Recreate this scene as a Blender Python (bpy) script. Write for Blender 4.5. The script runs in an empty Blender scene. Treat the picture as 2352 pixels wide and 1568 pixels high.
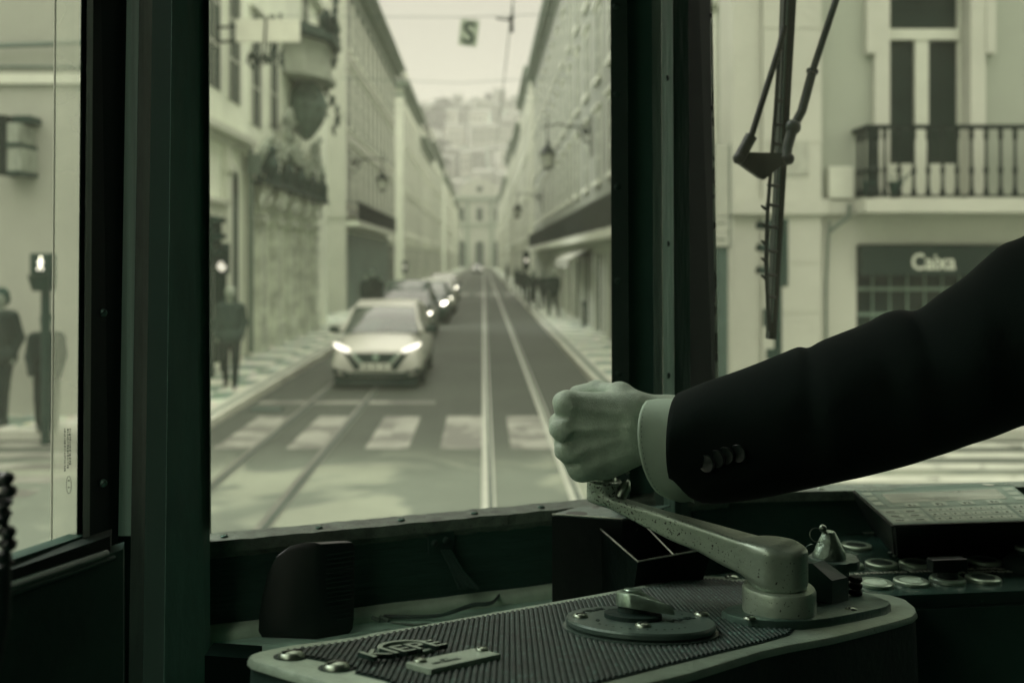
import bpy, bmesh, math, random
import numpy as np
from mathutils import Vector, Matrix
random.seed(7); rs = np.random.RandomState(5)
S = bpy.context.scene; COL = S.collection
# ------------------------------------------------ camera (VP of the street at 1110,595 of a 2352x1568 frame)
F = 2287.0; CX, CY = 1110.0, 595.0; EYE = 2.4
cd = bpy.data.cameras.new('camera'); cam = bpy.data.objects.new('camera', cd); COL.objects.link(cam); S.camera = cam
cam.location = (0, 0, EYE); cam.rotation_euler = (math.pi/2, 0, 0)
cd.sensor_fit = 'HORIZONTAL'; cd.sensor_width = 36; cd.lens = 36*F/2352
cd.shift_x = (1176-CX)/2352; cd.shift_y = -(784-CY)/2352
cd.clip_start = .02; cd.clip_end = 4000
cd.dof.use_dof = True; cd.dof.focus_distance = .86; cd.dof.aperture_fstop = 6.0
# ------------------------------------------------ sky, sun, exposure
SUN_EL, SUN_AZ = math.radians(42), math.radians(-62)
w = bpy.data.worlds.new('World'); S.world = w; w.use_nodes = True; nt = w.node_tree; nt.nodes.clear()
sk = nt.nodes.new('ShaderNodeTexSky'); sk.sky_type = 'NISHITA'; sk.sun_disc = False
sk.sun_elevation = SUN_EL; sk.sun_rotation = SUN_AZ; sk.dust_density = 4; sk.air_density = 1; sk.altitude = 10
hs = nt.nodes.new('ShaderNodeRGBToBW')
mr = nt.nodes.new('ShaderNodeMapRange'); mr.inputs['From Min'].default_value = 0; mr.inputs['From Max'].default_value = 30
mr.inputs['To Min'].default_value = 3.45; mr.inputs['To Max'].default_value = 5.6    # cloud evens the sky out
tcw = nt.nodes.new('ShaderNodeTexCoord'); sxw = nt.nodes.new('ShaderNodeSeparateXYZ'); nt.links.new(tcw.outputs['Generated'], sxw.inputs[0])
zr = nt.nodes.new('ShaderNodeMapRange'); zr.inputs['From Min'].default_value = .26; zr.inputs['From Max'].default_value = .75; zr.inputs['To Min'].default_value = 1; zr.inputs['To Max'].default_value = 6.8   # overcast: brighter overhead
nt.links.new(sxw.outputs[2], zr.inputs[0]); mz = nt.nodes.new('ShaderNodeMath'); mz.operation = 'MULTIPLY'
mu = nt.nodes.new('ShaderNodeVectorMath'); mu.operation = 'SCALE'; mu.inputs[0].default_value = (1.05, 1.0, .84)
bg = nt.nodes.new('ShaderNodeBackground'); bg.inputs['Strength'].default_value = .125
ow = nt.nodes.new('ShaderNodeOutputWorld')
L = nt.links.new
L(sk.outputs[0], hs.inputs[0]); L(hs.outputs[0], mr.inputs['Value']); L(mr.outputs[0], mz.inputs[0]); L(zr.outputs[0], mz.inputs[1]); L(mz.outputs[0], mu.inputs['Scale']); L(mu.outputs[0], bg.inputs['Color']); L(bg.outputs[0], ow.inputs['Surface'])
sd = bpy.data.lights.new('sun', 'SUN'); sd.energy = 3.3; sd.angle = math.radians(26); sd.color = (1, .985, .95)
so = bpy.data.objects.new('sun', sd); COL.objects.link(so)
sv = Vector((math.sin(SUN_AZ)*math.cos(SUN_EL), math.cos(SUN_AZ)*math.cos(SUN_EL), math.sin(SUN_EL)))
so.rotation_euler = sv.to_track_quat('Z', 'Y').to_euler()
V = S.view_settings; V.view_transform = 'Standard'; V.look = 'None'; V.exposure = 0.0; V.gamma = 1
try:
    cy = S.cycles; cy.use_denoising = True; cy.max_bounces = 7; cy.diffuse_bounces = 4; cy.glossy_bounces = 3; cy.transparent_max_bounces = 12
    cy.transmission_bounces = 4; cy.volume_bounces = 1; cy.sample_clamp_indirect = 4; cy.caustics_reflective = False; cy.caustics_refractive = False
except Exception: pass
# ------------------------------------------------ tone: the print is toned, greenish in the darks and cream in the lights
PAL = [(0,(.0012,.0045,.0028)),(15,(.0017,.005,.0032)),(40,(.013,.030,.019)),(88,(.071,.107,.072)),(127,(.183,.230,.146)),(167,(.392,.394,.272)),(197,(.57,.539,.39)),(231,(.84,.79,.65))]
def tint(s):
    s = max(32, s*(.88+.12*min(1, max(0, (s-100)/50))))
    for (a, ca), (b, cb) in zip(PAL, PAL[1:]):
        if s <= b:
            t = (s-a)/(b-a); c = [x+(y-x)*t for x, y in zip(ca, cb)]; break
    else: c = PAL[-1][1]
    l = .2126*c[0]+.7152*c[1]+.0722*c[2]
    return [c[0]/l/1.085, c[1]/l, c[2]/l/.835]
MATS = {}
def M(name, s=120, a=.3, rough=.7, var=.15, sc=6, bump=.0, bsc=60, metal=0, emit=0, spots=0, spot_sc=30, spec=.5, streak=None, dark=.35):
    """toned principled material: s = display tone used for the tint, a = base luminance"""
    if name in MATS: return MATS[name]
    if a < .065 and spec == .5 and not metal: spec = .14
    m = bpy.data.materials.new(name); m.use_nodes = True; n = m.node_tree.nodes; l = m.node_tree.links.new
    b = n['Principled BSDF']; c = [min(.95, max(0, x*a)) for x in tint(s)]
    b.inputs['Roughness'].default_value = rough; b.inputs['Metallic'].default_value = metal; b.inputs['Specular IOR Level'].default_value = spec
    tc = n.new('ShaderNodeTexCoord'); mp = n.new('ShaderNodeMapping'); l(tc.outputs['Object'], mp.inputs[0])
    if streak: mp.inputs['Scale'].default_value = streak
    nz = n.new('ShaderNodeTexNoise'); nz.inputs['Scale'].default_value = sc; nz.inputs['Detail'].default_value = 7; nz.inputs['Roughness'].default_value = .65
    l(mp.outputs[0], nz.inputs['Vector'])
    cr = n.new('ShaderNodeValToRGB'); cr.color_ramp.elements[0].position = .3; cr.color_ramp.elements[1].position = .7
    lo, hi = 1-var, 1+var
    cr.color_ramp.elements[0].color = (*[x*lo for x in c], 1); cr.color_ramp.elements[1].color = (*[min(1, x*hi) for x in c], 1)
    l(nz.outputs['Fac'], cr.inputs[0]); out = cr.outputs[0]
    if spots:
        vz = n.new('ShaderNodeTexNoise'); vz.inputs['Scale'].default_value = spot_sc; vz.inputs['Detail'].default_value = 4; l(tc.outputs['Object'], vz.inputs['Vector'])
        c2 = n.new('ShaderNodeValToRGB'); c2.color_ramp.elements[0].position = spots; c2.color_ramp.elements[1].position = spots+.03
        c2.color_ramp.elements[0].color = (0, 0, 0, 1); c2.color_ramp.elements[1].color = (1, 1, 1, 1); l(vz.outputs['Fac'], c2.inputs[0])
        mx = n.new('ShaderNodeMix'); mx.data_type = 'RGBA'; l(c2.outputs[0], mx.inputs[0]); l(out, mx.inputs[6]); mx.inputs[7].default_value = (*[x*dark for x in c], 1); out = mx.outputs[2]
    l(out, b.inputs['Base Color'])
    if bump:
        nb = n.new('ShaderNodeTexNoise'); nb.inputs['Scale'].default_value = bsc; nb.inputs['Detail'].default_value = 5; l(mp.outputs[0], nb.inputs['Vector'])
        bp = n.new('ShaderNodeBump'); bp.inputs['Strength'].default_value = bump; bp.inputs['Distance'].default_value = .3/bsc; l(nb.outputs['Fac'], bp.inputs['Height']); l(bp.outputs[0], b.inputs['Normal'])
    if emit:
        b.inputs['Emission Color'].default_value = (1.0, .93, .76, 1); b.inputs['Emission Strength'].default_value = emit
    MATS[name] = m; return m
def glass(name, refl=.06, veil=0.0, rough=.0, tintc=(1, 1, 1)):
    m = bpy.data.materials.new(name); m.use_nodes = True; n = m.node_tree.nodes; n.clear(); l = m.node_tree.links.new
    o = n.new('ShaderNodeOutputMaterial'); t = n.new('ShaderNodeBsdfTransparent'); t.inputs[0].default_value = (*tintc, 1)
    g = n.new('ShaderNodeBsdfGlossy'); g.inputs['Roughness'].default_value = rough; fr = n.new('ShaderNodeFresnel'); fr.inputs[0].default_value = 1.2
    mx = n.new('ShaderNodeMixShader'); l(fr.outputs[0], mx.inputs[0]); l(t.outputs[0], mx.inputs[1]); l(g.outputs[0], mx.inputs[2]); out = mx.outputs[0]
    if veil:
        d = n.new('ShaderNodeBsdfTranslucent'); d.inputs[0].default_value = (.62, .66, .5, 1)
        nz = n.new('ShaderNodeTexNoise'); nz.inputs['Scale'].default_value = 9; nz.inputs['Detail'].default_value = 5; tc = n.new('ShaderNodeTexCoord'); l(tc.outputs['Object'], nz.inputs['Vector'])
        mm = n.new('ShaderNodeMath'); mm.operation = 'MULTIPLY'; mm.inputs[1].default_value = veil*2; l(nz.outputs['Fac'], mm.inputs[0])
        m2 = n.new('ShaderNodeMixShader'); l(mm.outputs[0], m2.inputs[0]); l(out, m2.inputs[1]); l(d.outputs[0], m2.inputs[2]); out = m2.outputs[0]
    l(out, o.inputs[0]); MATS[name] = m; return m
# ------------------------------------------------ mesh helpers
def link(name, me, mat=None, parent=None, smooth=False):
    o = bpy.data.objects.new(name, me); COL.objects.link(o)
    if mat is not None:
        for m_ in (mat if isinstance(mat, (list, tuple)) else [mat]): me.materials.append(m_)
    if smooth: me.polygons.foreach_set('use_smooth', [True]*len(me.polygons))
    if parent is not None: o.parent = parent
    return o
def tag(o, label=None, cat=None, group=None, kind=None):
    if label: o['label'] = label
    if cat: o['category'] = cat
    if group: o['group'] = group
    if kind: o['kind'] = kind
    return o
def thing(name, label, cat, loc=(0, 0, 0), rz=0, group=None):
    o = bpy.data.objects.new(name, None); o.empty_display_size = .1; COL.objects.link(o); o.location = loc; o.rotation_euler = (0, 0, rz)
    return tag(o, label, cat, group)
def kids(o): return [c for c in bpy.data.objects if c.parent == o]
def copy_tree(o, parent=None):
    c = o.copy(); COL.objects.link(c); c.parent = parent
    for ch in kids(o): copy_tree(ch, c)
    return c
class MB:
    """collects shapes for ONE mesh; an optional matrix M4 places everything"""
    def __init__(s, mx=None): s.v = []; s.f = []; s.mi = []; s.mx = mx; s.cur = 0
    def add(s, vs, fs):
        k = len(s.v)
        for p in vs:
            p = Vector(p); p = s.mx @ p if s.mx is not None else p; s.v.append(p[:])
        for f in fs: s.f.append([k+i for i in f]); s.mi.append(s.cur)
        return s
    def box(s, x0, x1, y0, y1, z0, z1, ch=0):
        if ch:
            bm = bmesh.new(); bmesh.ops.create_cube(bm, size=1)
            for v_ in bm.verts: v_.co = ((x0+x1)/2+v_.co.x*(x1-x0), (y0+y1)/2+v_.co.y*(y1-y0), (z0+z1)/2+v_.co.z*(z1-z0))
            bmesh.ops.bevel(bm, geom=bm.edges[:], offset=ch, segments=2, profile=.5, affect='EDGES'); s.bm(bm); return s
        return s.add([(x0,y0,z0),(x1,y0,z0),(x1,y1,z0),(x0,y1,z0),(x0,y0,z1),(x1,y0,z1),(x1,y1,z1),(x0,y1,z1)],
                     [(0,3,2,1),(4,5,6,7),(0,1,5,4),(1,2,6,5),(2,3,7,6),(3,0,4,7)])
    def bm(s, bm):
        bm.verts.ensure_lookup_table(); bm.verts.index_update(); s.add([v_.co[:] for v_ in bm.verts], [[v_.index for v_ in f.verts] for f in bm.faces]); bm.free(); return s
    def prism(s, pts, z0, z1, ch=0):
        """polygon pts (x,y) extruded from z0 to z1; ch chamfers the top edge"""
        n = len(pts); a = sum(pts[i][0]*pts[(i+1) % n][1]-pts[(i+1) % n][0]*pts[i][1] for i in range(n))
        if a < 0: pts = pts[::-1]
        vs = [(x, y, z0) for x, y in pts]
        if ch:
            cx_ = sum(p[0] for p in pts)/n; cy_ = sum(p[1] for p in pts)/n
            def ins(i, d):
                p0, p1, p2 = Vector(pts[i-1]), Vector(pts[i]), Vector(pts[(i+1) % n]); d1 = (p1-p0).normalized(); d2 = (p2-p1).normalized()
                nn = Vector((-(d1.y+d2.y), d1.x+d2.x)); nn = nn.normalized() if nn.length > 1e-6 else Vector((0, 0)); return p1+nn*d
            lv = [(0, z1-ch), (ch*.3, z1-ch*.3), (ch, z1)]
            for d, z in lv: vs += [(*ins(i, d), z) for i in range(n)]
            k = 4
        else: vs += [(x, y, z1) for x, y in pts]; k = 2
        fs = [list(range(n))[::-1], [(k-1)*n+i for i in range(n)]]
        for r in range(k-1):
            for i in range(n): j = (i+1) % n; fs.append((r*n+i, r*n+j, (r+1)*n+j, (r+1)*n+i))
        return s.add(vs, fs)
    def tube(s, pts, r, n=8, caps=True):
        pts = [Vector(p) for p in pts]; rr = r if isinstance(r, (list, tuple)) else [r]*len(pts)
        vs = []; fs = []; up = None
        for i, p in enumerate(pts):
            t = (pts[min(i+1, len(pts)-1)]-pts[max(i-1, 0)]).normalized()
            if up is None: up = Vector((0, 0, 1)) if abs(t.z) < .9 else Vector((1, 0, 0))
            a = t.cross(up).normalized(); b = t.cross(a).normalized(); up = -b if (-b).dot(up) > 0 else b
            for k in range(n):
                q = 2*math.pi*k/n; vs.append(p+a*math.cos(q)*rr[i]+b*math.sin(q)*rr[i])
        for i in range(len(pts)-1):
            for k in range(n): fs.append((i*n+k, i*n+(k+1) % n, (i+1)*n+(k+1) % n, (i+1)*n+k))
        if caps: fs.append(list(range(n))); fs.append([(len(pts)-1)*n+k for k in range(n)][::-1])
        return s.add(vs, fs)
    def lathe(s, prof, c=(0, 0, 0), n=32, ax='Z', sx=1, sy=1):
        vs = []; fs = []
        for r, z in prof:
            for k in range(n):
                q = 2*math.pi*k/n; x, y = r*math.cos(q)*sx, r*math.sin(q)*sy
                p = (x, y, z) if ax == 'Z' else ((x, z, y) if ax == 'Y' else (z, x, y))
                vs.append((p[0]+c[0], p[1]+c[1], p[2]+c[2]))
        m = len(prof)
        for i in range(m-1):
            for k in range(n): fs.append((i*n+k, i*n+(k+1) % n, (i+1)*n+(k+1) % n, (i+1)*n+k))
        if prof[0][0] > 1e-5: fs.append(list(range(n))[::-1])
        if prof[-1][0] > 1e-5: fs.append([(m-1)*n+k for k in range(n)])
        return s.add(vs, fs)
    def ball(s, c, r, n=12, sx=1, sy=1, sz=1):
        prof = [(max(1e-6, math.sin(math.pi*i/n))*r, -math.cos(math.pi*i/n)*r) for i in range(n+1)]
        vs0 = len(s.v); 
        vs = []; fs = []
        for rr, z in prof:
            for k in range(n): q = 2*math.pi*k/n; vs.append((c[0]+rr*math.cos(q)*sx, c[1]+rr*math.sin(q)*sy, c[2]+z*sz))
        for i in range(n):
            for k in range(n): fs.append((i*n+k, i*n+(k+1) % n, (i+1)*n+(k+1) % n, (i+1)*n+k))
        return s.add(vs, fs)
    def loft(s, rings, caps=True):
        n = len(rings[0]); vs = [p for r in rings for p in r]; fs = []
        for i in range(len(rings)-1):
            for k in range(n): fs.append((i*n+k, i*n+(k+1) % n, (i+1)*n+(k+1) % n, (i+1)*n+k))
        if caps: fs.append(list(range(n))[::-1]); fs.append([(len(rings)-1)*n+k for k in range(n)])
        return s.add(vs, fs)
    def build(s, name, mat=None, parent=None, smooth=False, auto=None):
        me = bpy.data.meshes.new(name); me.from_pydata(s.v, [], s.f)
        o = link(name, me, mat, parent, smooth)
        if any(s.mi): me.polygons.foreach_set('material_index', s.mi)
        bm = bmesh.new(); bm.from_mesh(me); bmesh.ops.recalc_face_normals(bm, faces=bm.faces); 
        if auto:
            for f in bm.faces: f.smooth = True
            for e in bm.edges:
                if len(e.link_faces) == 2 and e.calc_face_angle(0) > auto: e.smooth = False
        bm.to_mesh(me); bm.free(); me.update()
        return o
def sdf_mesh(f, lo, hi, st):
    """surface nets over a numpy distance function"""
    lo = np.array(lo, float); hi = np.array(hi, float); n = np.ceil((hi-lo)/st).astype(int)+1
    g = np.stack(np.meshgrid(*[lo[i]+np.arange(n[i])*st for i in range(3)], indexing='ij'), -1).reshape(-1, 3)
    d = f(g).reshape(n); ins = d < 0
    cs = [(i, j, k) for i in (0, 1) for j in (0, 1) for k in (0, 1)]
    sl = lambda A, c: A[c[0]:n[0]-1+c[0], c[1]:n[1]-1+c[1], c[2]:n[2]-1+c[2]]
    cnt = sum(sl(ins, c).astype(int) for c in cs); act = (cnt > 0) & (cnt < 8)
    acc = np.zeros(act.shape+(3,)); num = np.zeros(act.shape)
    for a in range(8):
        for b_ in range(a+1, 8):
            ca, cb = cs[a], cs[b_]
            if sum(abs(x-y) for x, y in zip(ca, cb)) != 1: continue
            da, db = sl(d, ca), sl(d, cb); m = (da < 0) != (db < 0); t = np.where(m, da/np.where(m, da-db, 1), 0)
            p = np.array(ca, float)+t[..., None]*(np.array(cb, float)-np.array(ca, float)); acc += np.where(m[..., None], p, 0); num += m
    idx = -np.ones(act.shape, int); ii = np.argwhere(act); idx[act] = np.arange(len(ii))
    V_ = lo+(ii+acc[act]/num[act][:, None])*st; Fs = []
    for ax in range(3):
        e1 = [0, 0, 0]; e1[ax] = 1
        A = ins[:n[0]-e1[0], :n[1]-e1[1], :n[2]-e1[2]]; B = ins[e1[0]:, e1[1]:, e1[2]:]
        ch = np.argwhere(A != B); u, v_ = (ax+1) % 3, (ax+2) % 3
        ch = ch[(ch[:, u] > 0) & (ch[:, v_] > 0) & (ch[:, u] < n[u]-1) & (ch[:, v_] < n[v_]-1)]
        flip = A[tuple(ch.T)]
        q = []
        for du, dv in ((0, 0), (1, 0), (1, 1), (0, 1)):
            c = ch.copy(); c[:, u] -= du; c[:, v_] -= dv; q.append(idx[tuple(c.T)])
        q = np.stack(q, 1); q[~flip] = q[~flip][:, ::-1]; Fs.append(q)
    return V_, np.concatenate(Fs)
def cap(p, a, b, ra, rb):
    a = np.array(a, float); b = np.array(b, float); ab = b-a; t = np.clip(((p-a)@ab)/max(1e-12, ab@ab), 0, 1)
    return np.linalg.norm(p-a-t[:, None]*ab, axis=1)-(ra+(rb-ra)*t)
def smin(a, b, k):
    h = np.clip(.5+.5*(b-a)/k, 0, 1); return b*(1-h)+a*h-k*h*(1-h)
def caps_sdf(L_, k, infl=0):
    def f(p):
        d = None
        for c in L_: e = cap(p, *c)-infl; d = e if d is None else smin(d, e, k)
        return d
    return f
def sdf_obj(name, f, lo, hi, st, mat, parent, sm=1):
    v_, q = sdf_mesh(f, lo, hi, st); me = bpy.data.meshes.new(name); me.from_pydata(v_.tolist(), [], q.tolist())
    return link(name, me, mat, parent, True)
def text_mesh(name, body, size, mx, mat, parent=None, ext=.0004, align='LEFT', sx=1, bold=0):
    c = bpy.data.curves.new(name, 'FONT'); c.body = body; c.size = size; c.extrude = ext; c.align_x = align; c.offset = bold; c.resolution_u = 3
    t = bpy.data.objects.new(name, c); COL.objects.link(t); bpy.context.view_layer.update()
    me = bpy.data.meshes.new_from_object(t.evaluated_get(bpy.context.evaluated_depsgraph_get())); bpy.data.objects.remove(t)
    me.transform(mx @ Matrix.Diagonal((sx, 1, 1, 1))); me.materials.clear(); me.name = name
    return link(name, me, mat, parent)
def W(x, y, Y): return Vector((Y*(x-CX)/F, Y, EYE-Y*(y-CY)/F))
def ray(x, y): return Vector(((x-CX)/F, 1, -(y-CY)/F))
def onpl(x, y, n, d):   # ray hits plane n.p = d (camera relative)
    r = ray(x, y); return Vector((0, 0, EYE))+r*(d/n.dot(r))
def frame(o, x, y, z):
    m = Matrix.Identity(4)
    for i, c in enumerate((x, y, z)):
        for j in range(3): m[j][i] = c[j]
    for j in range(3): m[j][3] = o[j]
    return m
# ================================================ OUTSIDE
PI = math.pi
m_wall = [M('limewash', 185, .74, .85, .10, .35, .2, 8), M('limewash_warm', 185, .82, .85, .09, .3, .2, 8), M('limewash_grey', 175, .66, .85, .12, .4, .2, 8)]
m_stone = M('limestone', 178, .60, .75, .10, .9, .3, 14); m_stone_old = M('weathered_limestone', 150, .34, .85, .3, .8, .5, 10)
m_stucco_dirty = M('stained_stucco', 165, .42, .85, .22, .45, .3, 9)
m_pane = M('window_pane', 60, .035, .8, .3, 1.5, spec=.0); m_paneg = M('far_window_pane', 90, .05, .7, .2, 1.5, spec=.1)
m_shut = M('painted_shutter', 70, .06, .5); m_iron = M('black_ironwork', 45, .010, .6)
m_cor = M('cornice_stone', 140, .22, .8, .2, 1.5, .3, 14); m_tile = M('roof_tile', 165, .11, .9, .25, 3)
m_white = M('white_paint', 197, .75, .5, .08, 3); m_asph = M('asphalt', 142, .056, .75, .22, .35, .4, 60, spec=.25); m_dk = M('dark_shopfront', 55, .05, .4, .3, 2)
# ---- ground, road, pavements
g = MB(); g.add([(-900, -60, -.02), (900, -60, -.02), (900, 1500, -.02), (-900, 1500, -.02)], [(0, 1, 2, 3)]); tag(g.build('ground', M('ground_earth', 127, .2, .9)), kind='structure')
g = MB(); g.add([(-60, -20, 0), (60, -20, 0), (60, 13.2, 0), (-60, 13.2, 0)], [(0, 1, 2, 3)]); g.add([(-3.87, 13.2, 0), (2.1, 13.2, 0), (2.1, 262, 0), (-3.87, 262, 0)], [(0, 1, 2, 3)])
road = g.build('road', m_asph); tag(road, kind='structure')
# worn, patched surface of the crossing
n = m_asph.node_tree.nodes; l = m_asph.node_tree.links.new; b = n['Principled BSDF']; old = b.inputs['Base Color'].links[0].from_socket
tc = n.new('ShaderNodeTexCoord'); nz = n.new('ShaderNodeTexNoise'); nz.inputs['Scale'].default_value = .55; nz.inputs['Detail'].default_value = 5; nz.inputs['Distortion'].default_value = .8; l(tc.outputs['Object'], nz.inputs['Vector'])
cr = n.new('ShaderNodeValToRGB'); cr.color_ramp.elements[0].position = .50; cr.color_ramp.elements[1].position = .58; l(nz.outputs['Fac'], cr.inputs[0])
sp = n.new('ShaderNodeSeparateXYZ'); l(tc.outputs['Object'], sp.inputs[0]); yr = n.new('ShaderNodeMapRange'); yr.inputs[1].default_value = 12.8; yr.inputs[2].default_value = 11.6; l(sp.outputs[1], yr.inputs[0])
ml = n.new('ShaderNodeMath'); ml.operation = 'MULTIPLY'; l(cr.outputs[0], ml.inputs[0]); l(yr.outputs[0], ml.inputs[1])
b2 = n.new('ShaderNodeMapRange'); b2.inputs[3].default_value = 1.0; b2.inputs[4].default_value = 1.75; l(ml.outputs[0], b2.inputs[0])
y2 = n.new('ShaderNodeMapRange'); y2.inputs[1].default_value = 13.2; y2.inputs[2].default_value = 11.; y2.inputs[3].default_value = 1.0; y2.inputs[4].default_value = 2.3; l(sp.outputs[1], y2.inputs[0])
m3 = n.new('ShaderNodeMath'); m3.operation = 'MULTIPLY'; l(b2.outputs[0], m3.inputs[0]); l(y2.outputs[0], m3.inputs[1])
vs_ = n.new('ShaderNodeVectorMath'); vs_.operation = 'SCALE'; l(old, vs_.inputs[0]); l(m3.outputs[0], vs_.inputs['Scale'])
wm = n.new('ShaderNodeMix'); wm.data_type = 'RGBA'; wm.blend_type = 'MULTIPLY'; l(ml.outputs[0], wm.inputs[0]); l(vs_.outputs[0], wm.inputs[6]); wm.inputs[7].default_value = (1.07, 1.0, .97, 1); l(wm.outputs[2], b.inputs['Base Color'])
def calcada():
    m = bpy.data.materials.new('mosaic_paving'); m.use_nodes = True; n = m.node_tree.nodes; l = m.node_tree.links.new; b = n['Principled BSDF']; b.inputs['Roughness'].default_value = .6
    tc = n.new('ShaderNodeTexCoord'); mp = n.new('ShaderNodeMapping'); mp.inputs['Scale'].default_value = (1, 1, 1); l(tc.outputs['Object'], mp.inputs[0])
    v = n.new('ShaderNodeTexVoronoi'); v.inputs['Scale'].default_value = 11; l(mp.outputs[0], v.inputs['Vector'])
    wv = n.new('ShaderNodeTexChecker'); wv.inputs['Scale'].default_value = 1.15; l(mp.outputs[0], wv.inputs['Vector'])
    wv.inputs[1].default_value = (*[x*.62 for x in tint(178)], 1); wv.inputs[2].default_value = (*[x*.22 for x in tint(110)], 1)
    nz = n.new('ShaderNodeTexNoise'); nz.inputs['Scale'].default_value = 1.2; nz.inputs['Distortion'].default_value = .6; l(tc.outputs['Object'], nz.inputs['Vector'])
    va = n.new('ShaderNodeVectorMath'); va.operation = 'ADD'; l(mp.outputs[0], va.inputs[0]); vsx = n.new('ShaderNodeVectorMath'); vsx.operation = 'SCALE'; vsx.inputs['Scale'].default_value = .5; l(nz.outputs['Color'], vsx.inputs[0]); l(vsx.outputs[0], va.inputs[1]); l(va.outputs[0], wv.inputs['Vector'])
    mx = n.new('ShaderNodeMix'); mx.data_type = 'RGBA'; mx.blend_type = 'MULTIPLY'; mx.inputs[0].default_value = .25; l(wv.outputs[0], mx.inputs[6]); l(v.outputs['Color'], mx.inputs[7]); l(mx.outputs[2], b.inputs['Base Color'])
    bp = n.new('ShaderNodeBump'); bp.inputs['Strength'].default_value = .4; bp.inputs['Distance'].default_value = .01; l(v.outputs['Distance'], bp.inputs['Height']); l(bp.outputs[0], b.inputs['Normal'])
    return m
m_calc = calcada(); m_kerb = M('kerb_limestone', 178, .42, .7, .2, 1.2, .2, 20)
def block(name, pts, z0, z1, mat):
    return tag(MB().prism(pts, z0, z1).build(name, mat), kind='structure')
def arc(cx, cy, r, a0, a1, n=8): return [(cx+r*math.cos(math.radians(a0+(a1-a0)*i/n)), cy+r*math.sin(math.radians(a0+(a1-a0)*i/n))) for i in range(n+1)]
block('kerb', [(-60, 13.2)]+arc(-4.37, 13.7, .5, -90, 0)+[(-3.87, 262), (-4.2, 262)]+arc(-4.7, 14.03, .5, 0, -90)+[(-60, 13.53)], -.01, .12, m_kerb)
block('kerb', [(60, 13.3)]+arc(2.6, 13.8, .5, -90, -180)+[(2.1, 262), (2.45, 262)]+arc(2.95, 14.15, .5, -180, -90)+[(60, 13.65)], -.01, .12, m_kerb)
block('pavement', arc(-4.7, 14.03, .5, -90, 0)+[(-4.2, 262), (-6.3, 262), (-6.3, 16), (-60, 16), (-60, 13.53)], -.01, .116, m_calc)
block('pavement', arc(2.95, 14.15, .5, -90, -180)+[(2.45, 262), (3.9, 262), (3.9, 16), (60, 16), (60, 13.65)], -.01, .116, m_calc)
# painted markings: worn paint
m_worn = M('worn_road_paint', 175, .22, .6, .3, 1.4, 0, 10, spots=.50, spot_sc=1.6, dark=.5)
def sheet(name, rects, z, mat, stuff=True):
    q = MB()
    for x0, x1, y0, y1 in rects: q.add([(x0, y0, z), (x1, y0, z), (x1, y1, z), (x0, y1, z)], [(0, 1, 2, 3)])
    return tag(q.build(name, mat), kind='structure')
sheet('zebra_crossing', [(x, x+.55, 12.6, 15.2) for x in (-3.42, -2.5, -1.5, -.55, .35, 1.3)], .004, m_worn)
sheet('zebra_crossing', [(3.0, 9.5, y, y+.33) for y in np.arange(7.4, 13.0, .66)], .004, M('fresh_road_paint', 172, .45, .6, .25, 2, spots=.62, spot_sc=3))
sheet('zebra_crossing', [(-12, -4.6, y, y+.33) for y in np.arange(7.4, 13.0, .66)], .004, m_worn)
sheet('stop_line', [(-3.75, -.8, 16.5, 16.85)], .004, m_worn)
sheet('zebra_crossing', [(x, x+.5, 66, 69) for x in np.arange(-3.5, 2, 1.0)]+[(-3.8, 2, 57, 57.5)], .004, m_worn)
# tram tracks: rail heads with dark groove
m_rail = M('worn_rail_steel', 165, .33, .4, .15, 4, spec=.6); m_groove = M('rail_groove', 60, .04, .8)
m_trk = M('track_concrete', 165, .10, .5, .3, 1)
def rail(pts, name='tram_track', dark=False):
    """rail along a polyline in plan: head, groove"""
    q = MB(); G = MB(); T = MB()
    for (a, b_), (c, d) in zip(pts, pts[1:]):
        dx, dy = c-a, d-b_; ll = math.hypot(dx, dy); nx, ny = dy/ll, -dx/ll
        def st(B, o0, o1, z): B.add([(a+nx*o0, b_+ny*o0, z), (a+nx*o1, b_+ny*o1, z), (c+nx*o1, d+ny*o1, z), (c+nx*o0, d+ny*o0, z)], [(0, 1, 2, 3)])
        st(q, -.045, .025, .010); st(G, .025, .065, .009); st(q, .065, .09, .010)
    r = tag(q.build(name, m_rail if not dark else m_trk), kind='structure'); tag(G.build('rail_groove', m_groove, r))
rail([(.03, 5), (.03, 120), (.03, 250)]); rail([(.91, 5), (.91, 120), (.91, 250)])
for x in (-2.0, -2.9): rail([(x+.02, 5), (x, 12), (x, 60), (x, 250)], dark=True)
sheet('kerb_joint', [(-4.06, -3.98, 14.4, 262), (2.22, 2.34, 14.2, 262)], .1225, M('kerb_joint_dirt', 110, .12, .8))
dg = thing('drain_grate', 'dark iron drain grate in the road by the left kerb at the stop line', 'drain', (-3.45, 15.9, .001)); q = MB(); q.box(-.26, .26, -.2, .2, .0, .008)
q.build('frame', M('iron_drain', 40, .02, .6), dg); q = MB(); [q.box(-.22+i*.075, -.18+i*.075, -.17, .17, .0081, .014) for i in range(6)]; q.build('bars', M('iron_bars', 90, .09, .5), dg)
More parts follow.
